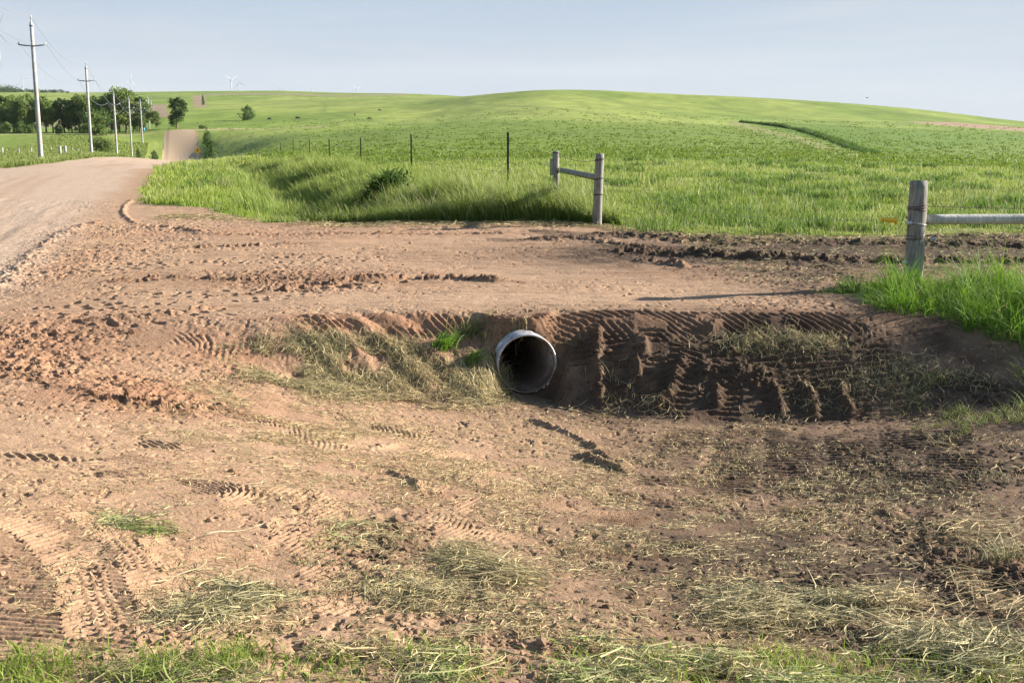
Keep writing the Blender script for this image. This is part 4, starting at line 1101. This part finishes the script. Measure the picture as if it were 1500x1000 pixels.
# electric gate handle hanging on the post
hp = pt(1302, 322.5, dn - .1)
eh = thing('gate_handle', 'yellow plastic electric gate handle hooked beside the near post', 'gate handle', hp)
mb = MB(); mb.ring_tube([(-.068, 0, .004), (-.060, 0, .004), (-.052, 0, .003), (-.02, 0, .002), (.02, 0, 0), (.045, 0, -.002), (.055, 0, -.002), (.068, 0, -.002)], [.008, .022, .012, .0155, .0165, .014, .024, .020], 14)
mb.v = [v * np.array([1.2, 1.6, 1.6]) for v in mb.v]; mb.build('grip', M_yel, eh)
mb = MB(); hk = pt(1330, 326, dn - .12) - hp
mb.ring_tube([(.068, 0, -.002), (.10, 0, 0), (.14, 0, .002), hk + np.array([-.02, 0, .004]), hk], .0028, 6); mb.build('hook', M_grey, eh)
mb = MB(); far = A1 - hp; far = np.array([far[0], far[1] - .08, pt(878, 263, dA)[2] - hp[2]])
pts = [np.array([-.068, 0, .004]) + (far - np.array([-.068, 0, .004])) * t_ - np.array([0, 0, .22 * math.sin(math.pi * t_)]) for t_ in np.linspace(0, 1, 30)]
mb.ring_tube(pts, .0016, 4); mb.build('gate_wire', M_grey, eh)

# ------------------------------------------------------------ utility poles
def vertical_top(px_b, py_b, d, hgt):
    g = pt(px_b, py_b, d); return g
PL = [(60, 232, 95, 11.1, 'nearest and tallest wooden utility pole at the left edge'), (134, 224, 148, 11.1, 'second wooden utility pole, with a visible crossarm against the trees'),
      (171.5, 228, 205, 11.0, 'third wooden utility pole in the line along the road'), (193.5, 231, 250, 12.6, 'fourth wooden utility pole, standing in the dip of the road'),
      (209, 211, 300, 11.1, 'fifth wooden utility pole, in front of the trees above the dip'), (219.5, 196, 350, 10.8, 'sixth wooden utility pole, near the end of the tree row'),
      (223.5, 192, 415, 10.9, 'farthest thin utility pole at the right end of the line')]
def make_pole(hgt, label, loc, rz):
    r_ = thing('utility_pole', label, 'utility pole', loc, rz, 'utility poles along the road')
    mb = MB(); mb.ring_tube([(.0, 0, -.5), (.0, 0, 0), (0, 0, hgt * .5), (0, 0, hgt - .5)], [.20, .19, .165, .13], 14, True, .03); mb.build('pole', M_pole, r_)
    mb = MB(); mb.ring_tube([(0, 0, hgt - .62), (0, 0, hgt - .5), (0, 0, hgt - .02)], [.06, .05, .045], 8); mb.box((0.02, 0, hgt - .72), (.32, .3, .10)); mb.build('pole_top_bracket', M_grey, r_)
    mb = MB(); hz = hgt - 2.25
    mb.ring_tube([(-1.05, -.16, hz + .06), (-.5, -.16, hz - .01), (0, -.16, hz - .04), (.5, -.16, hz - .01), (1.05, -.16, hz + .06)], .055, 8); mb.build('crossarm', M_grey, r_)
    for s1, s2 in ((-1.02, hz + .20), (1.02, hz + .20), (0, hgt + .03)):
        mb = MB(); yy = -.16 if s1 else 0
        mb.ring_tube([(s1, yy, s2 - .12), (s1, yy, s2 - .06), (s1, yy, s2), (s1, yy, s2 + .05)], [.03, .07, .05, .03], 8); mb.build('insulator', M_ins, r_)
    return r_
pole_xy = []
line_dir = math.atan2(1, -.276) - math.pi / 2
arms = []
for px, py, d, hgt, lab in PL:
    loc = pt(px, py, d); zg = float(zat(loc[0], loc[1])[0]); top = loc[2] + hgt; loc[2] = min(zg, loc[2]); hgt = top - loc[2]
    make_pole(hgt, lab, loc, line_dir * 0 + .12)
    arms.append((loc, hgt))
loc = pt(153, 193, 390); zg = float(zat(loc[0], loc[1])[0]); loc[2] = min(loc[2], zg)
make_pole(11.2, 'short looking pole left of the third, standing among the tree trunks', loc, 1.2)
# conductors
def wire(a_, b_, sag, name='conductor', r_=.014, parent=None, org=None):
    mb = MB(); pts = [a_ + (b_ - a_) * t_ - np.array([0, 0, 4 * sag * t_ * (1 - t_)]) - org for t_ in np.linspace(0, 1, 24)]
    mb.ring_tube(pts, r_, 5); return mb.build(name, M_grey, parent)
prev = (np.array([arms[0][0][0] + 16.5, arms[0][0][1] - 56, arms[0][0][2] + .8]), arms[0][1])
chain = [prev] + arms
org = chain[0][0]
labs = {'l': 'sagging power line strung from the left ends of the pole crossarms', 'r': 'sagging power line strung from the right ends of the pole crossarms', 't': 'topmost sagging power line strung over the tips of the utility poles'}
ca, sa = math.cos(.12), math.sin(.12)
for key, ox, dz_ in (('l', -1.02, -2.0), ('r', 1.02, -2.0), ('t', 0, .08)):
    w_ = thing('power_line', labs[key], 'power line', org, 0, 'power lines between the poles')
    for (la, ha), (lb, hb) in zip(chain[:-1], chain[1:]):
        a_ = la + np.array([ox * ca, ox * sa - .16, ha + dz_]); b_ = lb + np.array([ox * ca, ox * sa - .16, hb + dz_])
        wire(a_, b_, 1.5, parent=w_, org=org, r_=.016 if la[1] < 140 else .02)

# ------------------------------------------------------------ wind turbines
def blade_mesh(Lb=44.):
    mb = MB()
    secs = [(0, 1.0, 1.0), (3, 1.0, 1.0), (9, 1.9, .45), (20, 1.4, .25), (32, .9, .15), (Lb - 1, .4, .08), (Lb, .15, .05)]
    n_ = 10
    for (z_, c_, t_) in secs:
        for j in range(n_):
            a_ = 2 * math.pi * j / n_; mb.v.append(np.array([math.cos(a_) * c_ * .75 + (c_ - 1) * .3, math.sin(a_) * t_, z_]))
    for i in range(len(secs) - 1):
        for j in range(n_):
            k_ = (j + 1) % n_; mb.f.append((i*n_ + j, i*n_ + k_, (i+1)*n_ + k_, (i+1)*n_ + j))
    mb.f.append(tuple(range(n_))[::-1]); mb.f.append(tuple((len(secs) - 1) * n_ + j for j in range(n_)))
    return mb
def make_turbine(label, loc, rot0, yaw):
    hh = 80.
    r_ = thing('wind_turbine', label, 'wind turbine', loc, yaw, 'wind turbines on the skyline')
    mb = MB(); mb.ring_tube([(0, 0, -2), (0, 0, 20), (0, 0, 50), (0, 0, hh - 1.5)], [2.3, 2.1, 1.75, 1.35], 20); mb.build('tower', M_turb, r_)
    mb = MB(); mb.ring_tube([(0, -3.2, hh), (0, -2.5, hh), (0, 2, hh), (0, 6, hh), (0, 7, hh)], [1.0, 1.8, 1.9, 1.7, 1.0], 12); mb.build('nacelle', M_turb, r_)
    mb = MB(); mb.ring_tube([(0, -6, hh), (0, -5.4, hh), (0, -4.4, hh), (0, -3.2, hh)], [.3, 1.1, 1.6, 1.6], 14); hub = mb.build('hub', M_turb, r_)
    for k in range(3):
        b_ = blade_mesh().build('blade', M_turb, hub); b_.location = (0, -4.5, hh); b_.rotation_euler = (0, rot0 + k * 2 * math.pi / 3, 0)
    return r_
TB = [(-4, 44, 2900, R(25), .3, 'big near turbine whose blades reach in at the left edge'),
      (32.5, 114.5, 6500, R(95), .5, 'small turbine between the left edge and the first utility pole'),
      (191, 118, 6200, R(10), .9, 'turbine above the trees, left of the third clump'),
      (338, 117.5, 5200, R(60), .9, 'taller left one of the two turbines close together on the ridge'),
      (350, 122, 5900, R(-15), .35, 'shorter right one of the two turbines close together on the ridge'),
      (410, 129, 7200, R(-10), .4, 'faint distant turbine, first to the right of the close pair'),
      (455, 130, 7900, R(25), .7, 'faintest distant turbine, second to the right of the close pair'),
      (522, 131, 7200, R(60), .9, 'rightmost distant turbine low on the ridge')]
TB[2] = TB[2][:5] + ('turbine seen above the tree row behind the middle utility poles',)
for px, py, d, rt, yaw, lab in TB:
    p = pt(px, py, d); make_turbine(lab, (p[0], p[1], p[2] - 80), rt, yaw)

# ------------------------------------------------------------ trees and bushes
def tree_meshes(name, h, w, seed, n_leaf=2600, leaf=.30, trunk_f=.13, base_col=(.085, .14, .03), tip=(.20, .26, .07), shape='tall'):
    rr = np.random.default_rng(seed); mb = MB()
    lean = rr.normal(0, .03, 2)
    top = np.array([lean[0] * h, lean[1] * h, h * .82])
    mb.ring_tube([(0, 0, -.4), (0, 0, 0), top * .4, top * .75, top], [h * .028, h * .024, h * .018, h * .010, .02], 8, True, .1, seed)
    cl = []
    nl = 18
    for i in range(nl):
        t_ = trunk_f + (1 - trunk_f) * (i + rr.random()) / nl; p0 = top * min(t_, .98) * 1.0; a_ = rr.uniform(0, 6.28)
        if shape == 'tall': rad = w / 2 * (1 - .55 * abs(t_ - .5) * 1.3) * rr.uniform(.6, 1)
        else: rad = w / 2 * math.sqrt(max(.12, 1 - (t_ - .35) ** 2 * 2)) * rr.uniform(.65, 1)
        p1 = p0 + np.array([math.cos(a_) * rad * .75, math.sin(a_) * rad * .75, h * rr.uniform(.03, .13)])
        mid_ = (p0 + p1) / 2 + np.array([0, 0, -.02 * h])
        mb.ring_tube([p0 * 1.0, mid_, p1], [h * .010, h * .007, h * .003], 5, True, 0, seed + i)
        for _ in range(4): cl.append((p1 + rr.normal(0, 1, 3) * np.array([rad * .28, rad * .28, h * .045]), rr.uniform(.6, 1.15) * w * .19))
    cl.append((top + np.array([0, 0, h * .06]), w * .14)); cl.append((top + np.array([0, 0, h * .12]), w * .09))
    cen = np.array([c for c, _ in cl]); rad = np.array([r for _, r in cl]); tone = rr.uniform(0, 1, len(cl))
    ci = rr.integers(0, len(cl), n_leaf)
    d_ = rr.normal(0, 1, (n_leaf, 3)); d_ /= np.linalg.norm(d_, axis=1)[:, None]
    pos = cen[ci] + d_ * (rad[ci] * rr.random(n_leaf) ** .45)[:, None] * np.array([1, 1, .8])
    a1 = rr.normal(0, 1, (n_leaf, 3)); a1 /= np.linalg.norm(a1, axis=1)[:, None]; a2 = np.cross(a1, rr.normal(0, 1, (n_leaf, 3))); a2 /= np.linalg.norm(a2, axis=1)[:, None]
    sz = leaf * rr.uniform(.5, 1.3, n_leaf)[:, None]
    V = np.stack([pos - a1 * sz, pos - a2 * sz * .5, pos + a1 * sz, pos + a2 * sz * .5], 1).reshape(-1, 3)
    Fq = np.arange(n_leaf * 4).reshape(-1, 4)
    tt = np.clip(tone[ci] * .7 + rr.random(n_leaf) * .4, 0, 1)[:, None]
    C = np.repeat(np.array(base_col) * (1 - tt) + np.array(tip) * tt, 4, 0)
    me = mesh_np('crown', V, Fq, C)
    me.materials.append(M_leaf)
    tm = bpy.data.meshes.new('trunk'); tm.from_pydata([tuple(map(float, v)) for v in mb.v], [], mb.f); tm.materials.append(M_bark)
    return tm, me
PROT = [tree_meshes('a', 10, 6.0, 1, 4200), tree_meshes('b', 10, 7.5, 2, 4800, base_col=(.09, .15, .035), tip=(.24, .30, .08)), tree_meshes('c', 10, 4.8, 3, 4200, base_col=(.055, .10, .028), tip=(.13, .19, .055)),
        tree_meshes('d', 10, 8.5, 4, 5200, base_col=(.11, .17, .035), tip=(.26, .33, .09)), tree_meshes('e', 10, 5.8, 5, 3200, trunk_f=.30)]
BUSH = [tree_meshes('f', 10, 14, 6, 3600, .5, .05, shape='round'), tree_meshes('g', 10, 12, 7, 3000, .45, .02, shape='round', base_col=(.06, .11, .025), tip=(.13, .20, .05))]
def put_tree(px, py, d, hpx, proto, rz, label, name='tree', cat='tree', group=None, wf_=1., H0=10.):
    loc = pt(px, py, d); zg = float(zat(loc[0], loc[1])[0]); loc[2] = zg if abs(zg - loc[2]) < 3 else loc[2]
    if zg < loc[2]: loc[2] = zg
    hgt = hpx * d / F; topz = pt(px, py, d)[2] + hgt; hgt = max(topz - loc[2], .3)
    s_ = hgt / H0
    r_ = thing(name, label, cat, loc, rz, group); r_.scale = (s_ * wf_, s_ * wf_, s_)
    tm, cm = proto
    link('trunk' if name == 'tree' else 'stem', tm, None, r_); link('crown' if name == 'tree' else 'foliage', cm, None, r_)
    return r_
ORD = ['first', 'second', 'third', 'fourth', 'fifth', 'sixth', 'seventh', 'eighth', 'ninth', 'tenth', 'eleventh', 'twelfth', 'thirteenth', 'fourteenth', 'fifteenth', 'sixteenth', 'seventeenth', 'eighteenth', 'nineteenth', 'twentieth', 'twenty-first', 'twenty-second']
row = [(-8, 194, 330, 52, 1), (6, 195, 325, 54, 0), (20, 194, 335, 53, 3), (32, 195, 322, 50, 0), (44, 194, 330, 55, 3), (57, 195, 336, 48, 1), (68, 194, 325, 52, 4), (78, 194, 332, 46, 4), (95, 194, 330, 50, 2), (106, 194, 325, 47, 2),
       (117, 194, 332, 56, 4), (128, 194, 325, 54, 4), (140, 193, 336, 52, 0), (150, 193, 340, 52, 2), (163, 193, 330, 54, 4), (175, 193, 335, 60, 3), (185, 193, 330, 62, 1), (196, 193, 336, 54, 0), (205, 192, 330, 50, 2), (214, 192, 345, 42, 4), (229, 191, 360, 28, 0)]
desc = {0: 'mid green tree', 1: 'broad leafy tree', 2: 'narrow dark tree', 3: 'wide light green tree', 4: 'sparse tree with bare lower trunk'}
for i, (px, py, d, hp_, k_) in enumerate(row):
    if i == len(row) - 1: lab = 'small loose tree at the right end of the tree row, beside the last poles'
    else: lab = f'{desc[k_]}, {ORD[i]} from the left in the far tree row'
    put_tree(px, py, d, hp_, PROT[k_], rng.uniform(0, 6), lab, group='trees in the far row at left')
# under-storey shrubs of the row
for i, (px, py, d, hp_) in enumerate(((8, 195, 312, 15), (30, 195.5, 312, 17), (50, 195, 314, 14), (86, 195, 312, 12), (135, 195, 312, 28), (148, 194, 314, 30))):
    put_tree(px, py, d, hp_, BUSH[i % 2], rng.uniform(0, 6), f'low rounded shrub at the foot of the far tree row, {ORD[i]} from the left', 'shrub', 'shrub', 'shrubs under the far tree row', .85)
put_tree(258.5, 189, 345, 46, PROT[2], .5, 'lone dark green tree standing at the top of the far road', wf_=1.25)
put_tree(363, 181.5, 420, 24, BUSH[1], .9, 'round bushy tree alone in the green field right of the road', wf_=1.0)
put_tree(306, 217, 240, 23, BUSH[1], 2., 'upright dark bush on the slope right of the far road', 'shrub', 'shrub', wf_=.42)
put_tree(297, 188.5, 332, 5, BUSH[0], 2., 'tiny dark bush beside the track at the road top', 'shrub', 'shrub', wf_=1.5)
put_tree(226, 232, 258, 10, BUSH[1], 1., 'dark bush in the shaded dip left of the far road', 'shrub', 'shrub', wf_=.8)
put_tree(203, 230, 255, 12, BUSH[1], 1.7, 'small bush at the foot of the fourth utility pole', 'shrub', 'shrub', wf_=.45)
put_tree(150, 222, 190, 20, BUSH[0], 1.7, 'pale feathery bush between the second and third utility poles', 'shrub', 'shrub', wf_=.9)
put_tree(298, 158, 760, 17, BUSH[1], 1.7, 'small leaning dark bush beside the tilled brown field', 'shrub', 'shrub', wf_=.3)
c = pt(562, 272, 24.3); c[2] = float(zat(c[0], c[1])[0]); m_ = 900
x = rng.normal(0, .26, m_); y = rng.normal(0, .25, m_); z = zat(c[0] + x, c[1] + y) - c[2]
V, Fq, C = blade_arrays(x, y, z + rng.uniform(.15, .5, m_), rng.uniform(.22, .6, m_) * np.exp(-(x / .45) ** 2), rng.uniform(.02, .05, m_), rng.uniform(0, 6.28, m_), rng.uniform(.5, 1.5, m_), gcol(m_, (.03, .07, .01), (.05, .10, .015)), gcol(m_, (.05, .11, .015), (.11, .18, .03)), 3, 1.3)
o = link('weed', mesh_np('weed', V, Fq, C), M_grass); o.location = [float(v) for v in c]
tag(o, 'dense dark green weed clump rising out of the tall ditch grass', 'weed')
# far wood on the skyline
parts = []
px_ = np.concatenate([rng.uniform(-40, 60, 60), rng.uniform(60, 100, 14), rng.uniform(-40, 20, 40)])
m = len(px_); V = []; 
for p_ in px_:
    d_ = rng.uniform(1380, 1480); c_ = pt(p_, 135, d_); z_ = float(zat(c_[0], c_[1])[0]); hh = rng.uniform(2, 5) * (1.5 if p_ < 22 else .8)
    q_ = 60; pos = np.array([c_[0], c_[1], z_ + hh * .5]) + rng.normal(0, 1, (q_, 3)) * np.array([hh * .6, hh * .6, hh * .3])
    a1 = rng.normal(0, 1, (q_, 3)); a1 /= np.linalg.norm(a1, axis=1)[:, None]; a2 = np.cross(a1, rng.normal(0, 1, (q_, 3))); a2 /= np.linalg.norm(a2, axis=1)[:, None]
    V.append(np.stack([pos - a1 * .7, pos - a2 * .5, pos + a1 * .7, pos + a2 * .5], 1).reshape(-1, 3))
V = np.concatenate(V); parts = [(V, np.arange(len(V)).reshape(-1, 4), np.tile(np.array([.05, .09, .03]), (len(V), 1)))]
stuff('distant_wood', parts, M_leaf, 'far dark scrubby wood along the skyline at upper left', 'wood')

# ------------------------------------------------------------ far left fence
O = pt(4, 228, 118); O[2] = float(zat(O[0], O[1])[0])
lf = thing('field_fence', 'low fence of pale posts in the field left of the road', 'fence', O)
for px, py, d, hp_, r_ in ((4, 228, 118, 13, .09), (28, 226, 122, 10, .07), (46, 225, 128, 9, .07), (88, 224, 122, 15, .15), (96, 224, 128, 13, .13), (75, 219, 160, 5, .07), (106, 219, 165, 6, .07), (115, 220, 165, 5, .07)):
    p = pt(px, py, d); z_ = float(zat(p[0], p[1])[0]); h_ = hp_ * d / F
    mb = MB(); c_ = np.array([p[0], p[1], z_]) - O
    mb.ring_tube([c_ - np.array([0, 0, .2]), c_ + np.array([0, 0, h_ * .5]), c_ + np.array([.02, 0, h_])], [r_, r_, r_ * .9], 8, True, .05); mb.build('post', M_pole, lf)

# ------------------------------------------------------------ warning sign
p = pt(290, 233, 225); zg = float(zat(p[0], p[1])[0]); cz = pt(290, 221, 225)[2]
sg = thing('warning_sign', 'yellow diamond road sign with black arrow beside the dipping road', 'road sign', (p[0], p[1], zg))
mb = MB(); mb.box((0, .03, (cz - zg) / 2), (.07, .05, cz - zg + .8)); mb.build('sign_post', M_grey, sg, False)
rot = np.array([[math.cos(R(45)), 0, math.sin(R(45))], [0, 1, 0], [-math.sin(R(45)), 0, math.cos(R(45))]])
mb = MB(); mb.box((0, -.012, cz - zg), (.95, .012, .95), rot); pn = mb.build('sign_panel', M_signy, sg, False)
mb = MB(); mb.box((0, -.022, cz - zg - .10), (.09, .006, .38)); mb.box((.12, -.022, cz - zg + .12), (.30, .006, .09)); mb.box((-.1, -.022, cz - zg + .12), (.16, .006, .09))
mb.box((0, -.022, cz - zg + .17), (.2, .006, .2), rot); mb.build('arrow_symbol', M_blk, pn, False)
# blue barrel by the poles
p = pt(210.5, 195, 338); z_ = float(zat(p[0], p[1])[0])
bb = thing('barrel', 'small blue barrel beside the tree row near the poles', 'barrel', (p[0], p[1], max(z_, p[2] - .2)))
mb = MB(); mb.ring_tube([(0, 0, -.3), (0, 0, .3), (0, 0, .32), (0, 0, .6), (0, 0, .62), (0, 0, .95)], [.42, .42, .45, .45, .42, .42], 16); mb.build('drum', M_blue, bb)
mb = MB(); mb.ring_tube([(0, 0, .95), (0, 0, .99)], [.44, .44], 16); mb.build('lid', M_blue, bb)

# ------------------------------------------------------------ grazing cattle
def cow_mesh():
    mb = MB()
    mb.ring_tube([(-.95, 0, 1.15), (-.85, 0, 1.12), (-.5, 0, 1.02), (0, 0, .98), (.45, 0, 1.03), (.75, 0, 1.12), (.92, 0, 1.12)], [.12, .30, .38, .42, .38, .32, .18], 12, True, .03, 1, 1.)
    mb.ring_tube([(.75, 0, 1.2), (1.0, 0, .95), (1.18, 0, .62)], [.24, .17, .13], 10)
    mb.ring_tube([(1.12, 0, .72), (1.25, 0, .52), (1.36, 0, .28), (1.40, 0, .20)], [.13, .14, .09, .07], 10)
    for y_ in (-.14, .14): mb.ring_tube([(1.12, y_, .70), (1.08, y_ * 2, .72)], [.05, .02], 6)
    for x_, y_ in ((-.72, -.2), (-.72, .2), (.55, -.18), (.55, .18)):
        k_ = -.10 if x_ < 0 else .03
        mb.ring_tube([(x_, y_, .95), (x_ - k_ * .5, y_, .62), (x_ + k_, y_, .38), (x_, y_, .08), (x_ + .03, y_, 0)], [.17, .10, .065, .05, .065], 8)
    mb.ring_tube([(-.95, 0, 1.2), (-1.05, 0, .95), (-1.06, 0, .55), (-1.06, 0, .42)], [.04, .03, .025, .05], 6)
    return mb
cows = [(436, 175.5, 400, .2, 'larger dark cow grazing right of the round bushy tree'), (395, 176.5, 400, 2.9, 'small dark cow just right of the round bushy tree'), (541, 176, 390, .1, 'dark cow on the field furthest right of the grazing cattle'),
        (520, 169.8, 480, 1.4, 'dark cow standing higher on the slope between the others'), (556, 163, 560, .5, 'tiny dark cow highest up the green slope'), (422, 173.5, 430, 1.1, 'tiny dark cow near the larger one'), (300, 158, 800, 1, '')][:5]
cr = None
for px, py, d, rz, lab in cows:
    c_ = at(px, py)
    if cr is None:
        cr = thing('cow', lab, 'cow', c_, rz, 'cattle grazing on the far field'); cow_mesh().build('body', M_cow, cr); cr.scale = (.75,) * 3
    else: dup(cr, c_, rz, lab, (.62,) * 3)
# birds
def bird(px, py, d, label, span=1.):
    p = pt(px, py, d); mb = MB()
    mb.ring_tube([(-.18, 0, 0), (-.1, 0, .01), (0, 0, 0), (.1, 0, .01), (.17, 0, .02), (.21, 0, .01)], [.02, .05, .06, .045, .035, .008], 8)
    for s1 in (-1, 1):
        b0 = len(mb.v)
        for q in ((.08, s1 * .03, .02), (-.08, s1 * .03, .02), (-.10, s1 * .25, .12), (.03, s1 * .28, .13), (-.16, s1 * .55, .06), (-.08, s1 * .56, .06)): mb.v.append(np.array(q))
        mb.f += [(b0, b0 + 1, b0 + 2, b0 + 3), (b0 + 3, b0 + 2, b0 + 4, b0 + 5)]
    o = mb.build('bird', M_bird); o.location = [float(v) for v in p]; o.rotation_euler = (0, 0, .5); o.scale = (span,) * 3
    tag(o, label, 'bird')
bird(1270, 143.5, 260, 'small dark bird flying above the hill at right', 1.3)
bird(493.5, 212.5, 66, 'small dark bird above the wire between the steel fence posts', .35)

# ------------------------------------------------------------ long dry stalks lying about
def stalk(px, py, L_, az, label):
    c_ = at(px, py); mb = MB(); pts = []; rs = np.linspace(.0022, .0012, 8)
    for i in range(8):
        t_ = i / 7 - .5; xx = c_[0] + math.cos(az) * L_ * t_ + math.sin(az) * .05 * (t_ * t_); yy = c_[1] + math.sin(az) * L_ * t_; pts.append(np.array([xx, yy, float(zat(xx, yy)[0]) + .012 + .01 * math.sin(i)]) - c_)
    mb.ring_tube(pts, rs, 6); o = mb.build('dry_stalk', M_stalk); o.location = [float(v) for v in c_]; tag(o, label, 'stalk', 'long dry stalks on the soil')
M_stalk = plain('dry_stalk', (.50, .42, .26), .8)
stalk(340, 780, .34, .9, 'long bent dry stalk beside the tread prints at left')
stalk(125, 828, .28, .5, 'pale dry stalk on soil in the lower left')
stalk(640, 866, .40, -.1, 'long dry stalk lying left of the hay clump')
stalk(845, 520 + 75, .22, .6, 'short pale stalk below the right rim of the pipe')

# ------------------------------------------------------------ camera, light, sky, air
cam = bpy.data.cameras.new('camera'); co = bpy.data.objects.new('camera', cam); COL.objects.link(co)
co.location = (0, 0, H); co.rotation_euler = (math.pi / 2 - TH, 0, 0)
cam.sensor_width = 36; cam.lens = 36 * F / 1500; cam.clip_start = .05; cam.clip_end = 30000
scene.camera = co
SUN_EL, SUN_AZ = R(20.5), R(15)             # azimuth measured from +X towards +Y
sd = np.array([math.cos(SUN_EL) * math.cos(SUN_AZ), math.cos(SUN_EL) * math.sin(SUN_AZ), math.sin(SUN_EL)])
sl = bpy.data.lights.new('sun', 'SUN'); sl.energy = 5.0; sl.angle = R(.5); sl.color = (1.0, .93, .83)
so = bpy.data.objects.new('sun', sl); COL.objects.link(so)
from mathutils import Vector
so.rotation_euler = Vector(sd).to_track_quat('Z', 'Y').to_euler(); so.location = (0, 0, 20)
w = bpy.data.worlds.new('World'); scene.world = w; w.use_nodes = True; t = w.node_tree
bg = t.nodes['Background']; sky = t.nodes.new('ShaderNodeTexSky'); sky.sky_type = 'NISHITA'; sky.sun_disc = False
sky.sun_elevation = SUN_EL; sky.sun_rotation = math.pi / 2 - SUN_AZ; sky.air_density = 1.2; sky.dust_density = .6; sky.ozone_density = 2.0; sky.altitude = 400
tc = t.nodes.new('ShaderNodeTexCoord'); mp = t.nodes.new('ShaderNodeMapping'); mp.inputs['Scale'].default_value = (1.2, 1.2, 14); mp.inputs['Rotation'].default_value = (.05, .02, 0)
t.links.new(tc.outputs['Generated'], mp.inputs['Vector']); n = noise(t, 3, 6, .55, mp.outputs['Vector'])
rc0 = ramp(t, n.outputs['Fac'], [(.38, (.93, .93, .93)), (.72, (.99, .99, .99))])
sx = t.nodes.new('ShaderNodeSeparateXYZ'); t.links.new(tc.outputs['Generated'], sx.inputs['Vector'])
fade = ramp(t, sx.outputs['Z'], [(.12, (1, 1, 1)), (.34, (.10, .10, .10))])
rc = t.nodes.new('ShaderNodeMix'); rc.data_type = 'RGBA'; rc.blend_type = 'MULTIPLY'; rc.inputs['Factor'].default_value = 1
t.links.new(rc0.outputs['Color'], rc.inputs['A']); t.links.new(fade.outputs['Color'], rc.inputs['B'])
mx = t.nodes.new('ShaderNodeMix'); mx.data_type = 'RGBA'; t.links.new(rc.outputs['Result'], mx.inputs['Factor']); t.links.new(sky.outputs['Color'], mx.inputs['A']); 
nc = noise(t, 2.2, 7, .6, mp.outputs['Vector']); el = ramp(t, sx.outputs['Z'], [(.0, (2.46, 2.76, 3.10)), (.10, (2.05, 2.50, 3.12)), (.3, (1.2, 1.7, 2.8))])
cl = ramp(t, nc.outputs['Fac'], [(.46, (0, 0, 0)), (.66, (.75, .75, .75))])
m2 = t.nodes.new('ShaderNodeMix'); m2.data_type = 'RGBA'; t.links.new(cl.outputs['Color'], m2.inputs['Factor']); t.links.new(el.outputs['Color'], m2.inputs['A']); m2.inputs['B'].default_value = (2.65, 2.88, 3.25, 1)
t.links.new(m2.outputs['Result'], mx.inputs['B'])
t.links.new(mx.outputs['Result'], bg.inputs['Color']); bg.inputs['Strength'].default_value = .07
# air
mb = MB(); mb.box((0, 4500, 115), (19600, 9600, 560)); hz = mb.build('haze', None, smooth=False)
lo = float(Z.min()) - 1
for v in hz.data.vertices: v.co.z = lo if v.co.z < 0 else 420.0
m, t, b = nt('haze'); t.nodes.remove(b); pv = t.nodes.new('ShaderNodeVolumePrincipled'); pv.inputs['Density'].default_value = 3e-5; pv.inputs['Color'].default_value = (.86, .90, .96, 1); pv.inputs['Anisotropy'].default_value = 0
t.links.new(pv.outputs['Volume'], t.nodes['Material Output'].inputs['Volume']); hz.data.materials.append(m)
tag(hz, 'thin pale summer haze over the far hills', 'haze', kind='stuff')

scene.view_settings.view_transform = 'Standard'; scene.view_settings.look = 'None'; scene.view_settings.gamma = 1
scene.view_settings.exposure = 1.66
scene.render.engine = 'CYCLES'
scene.cycles.max_bounces = 6; scene.cycles.volume_bounces = 0
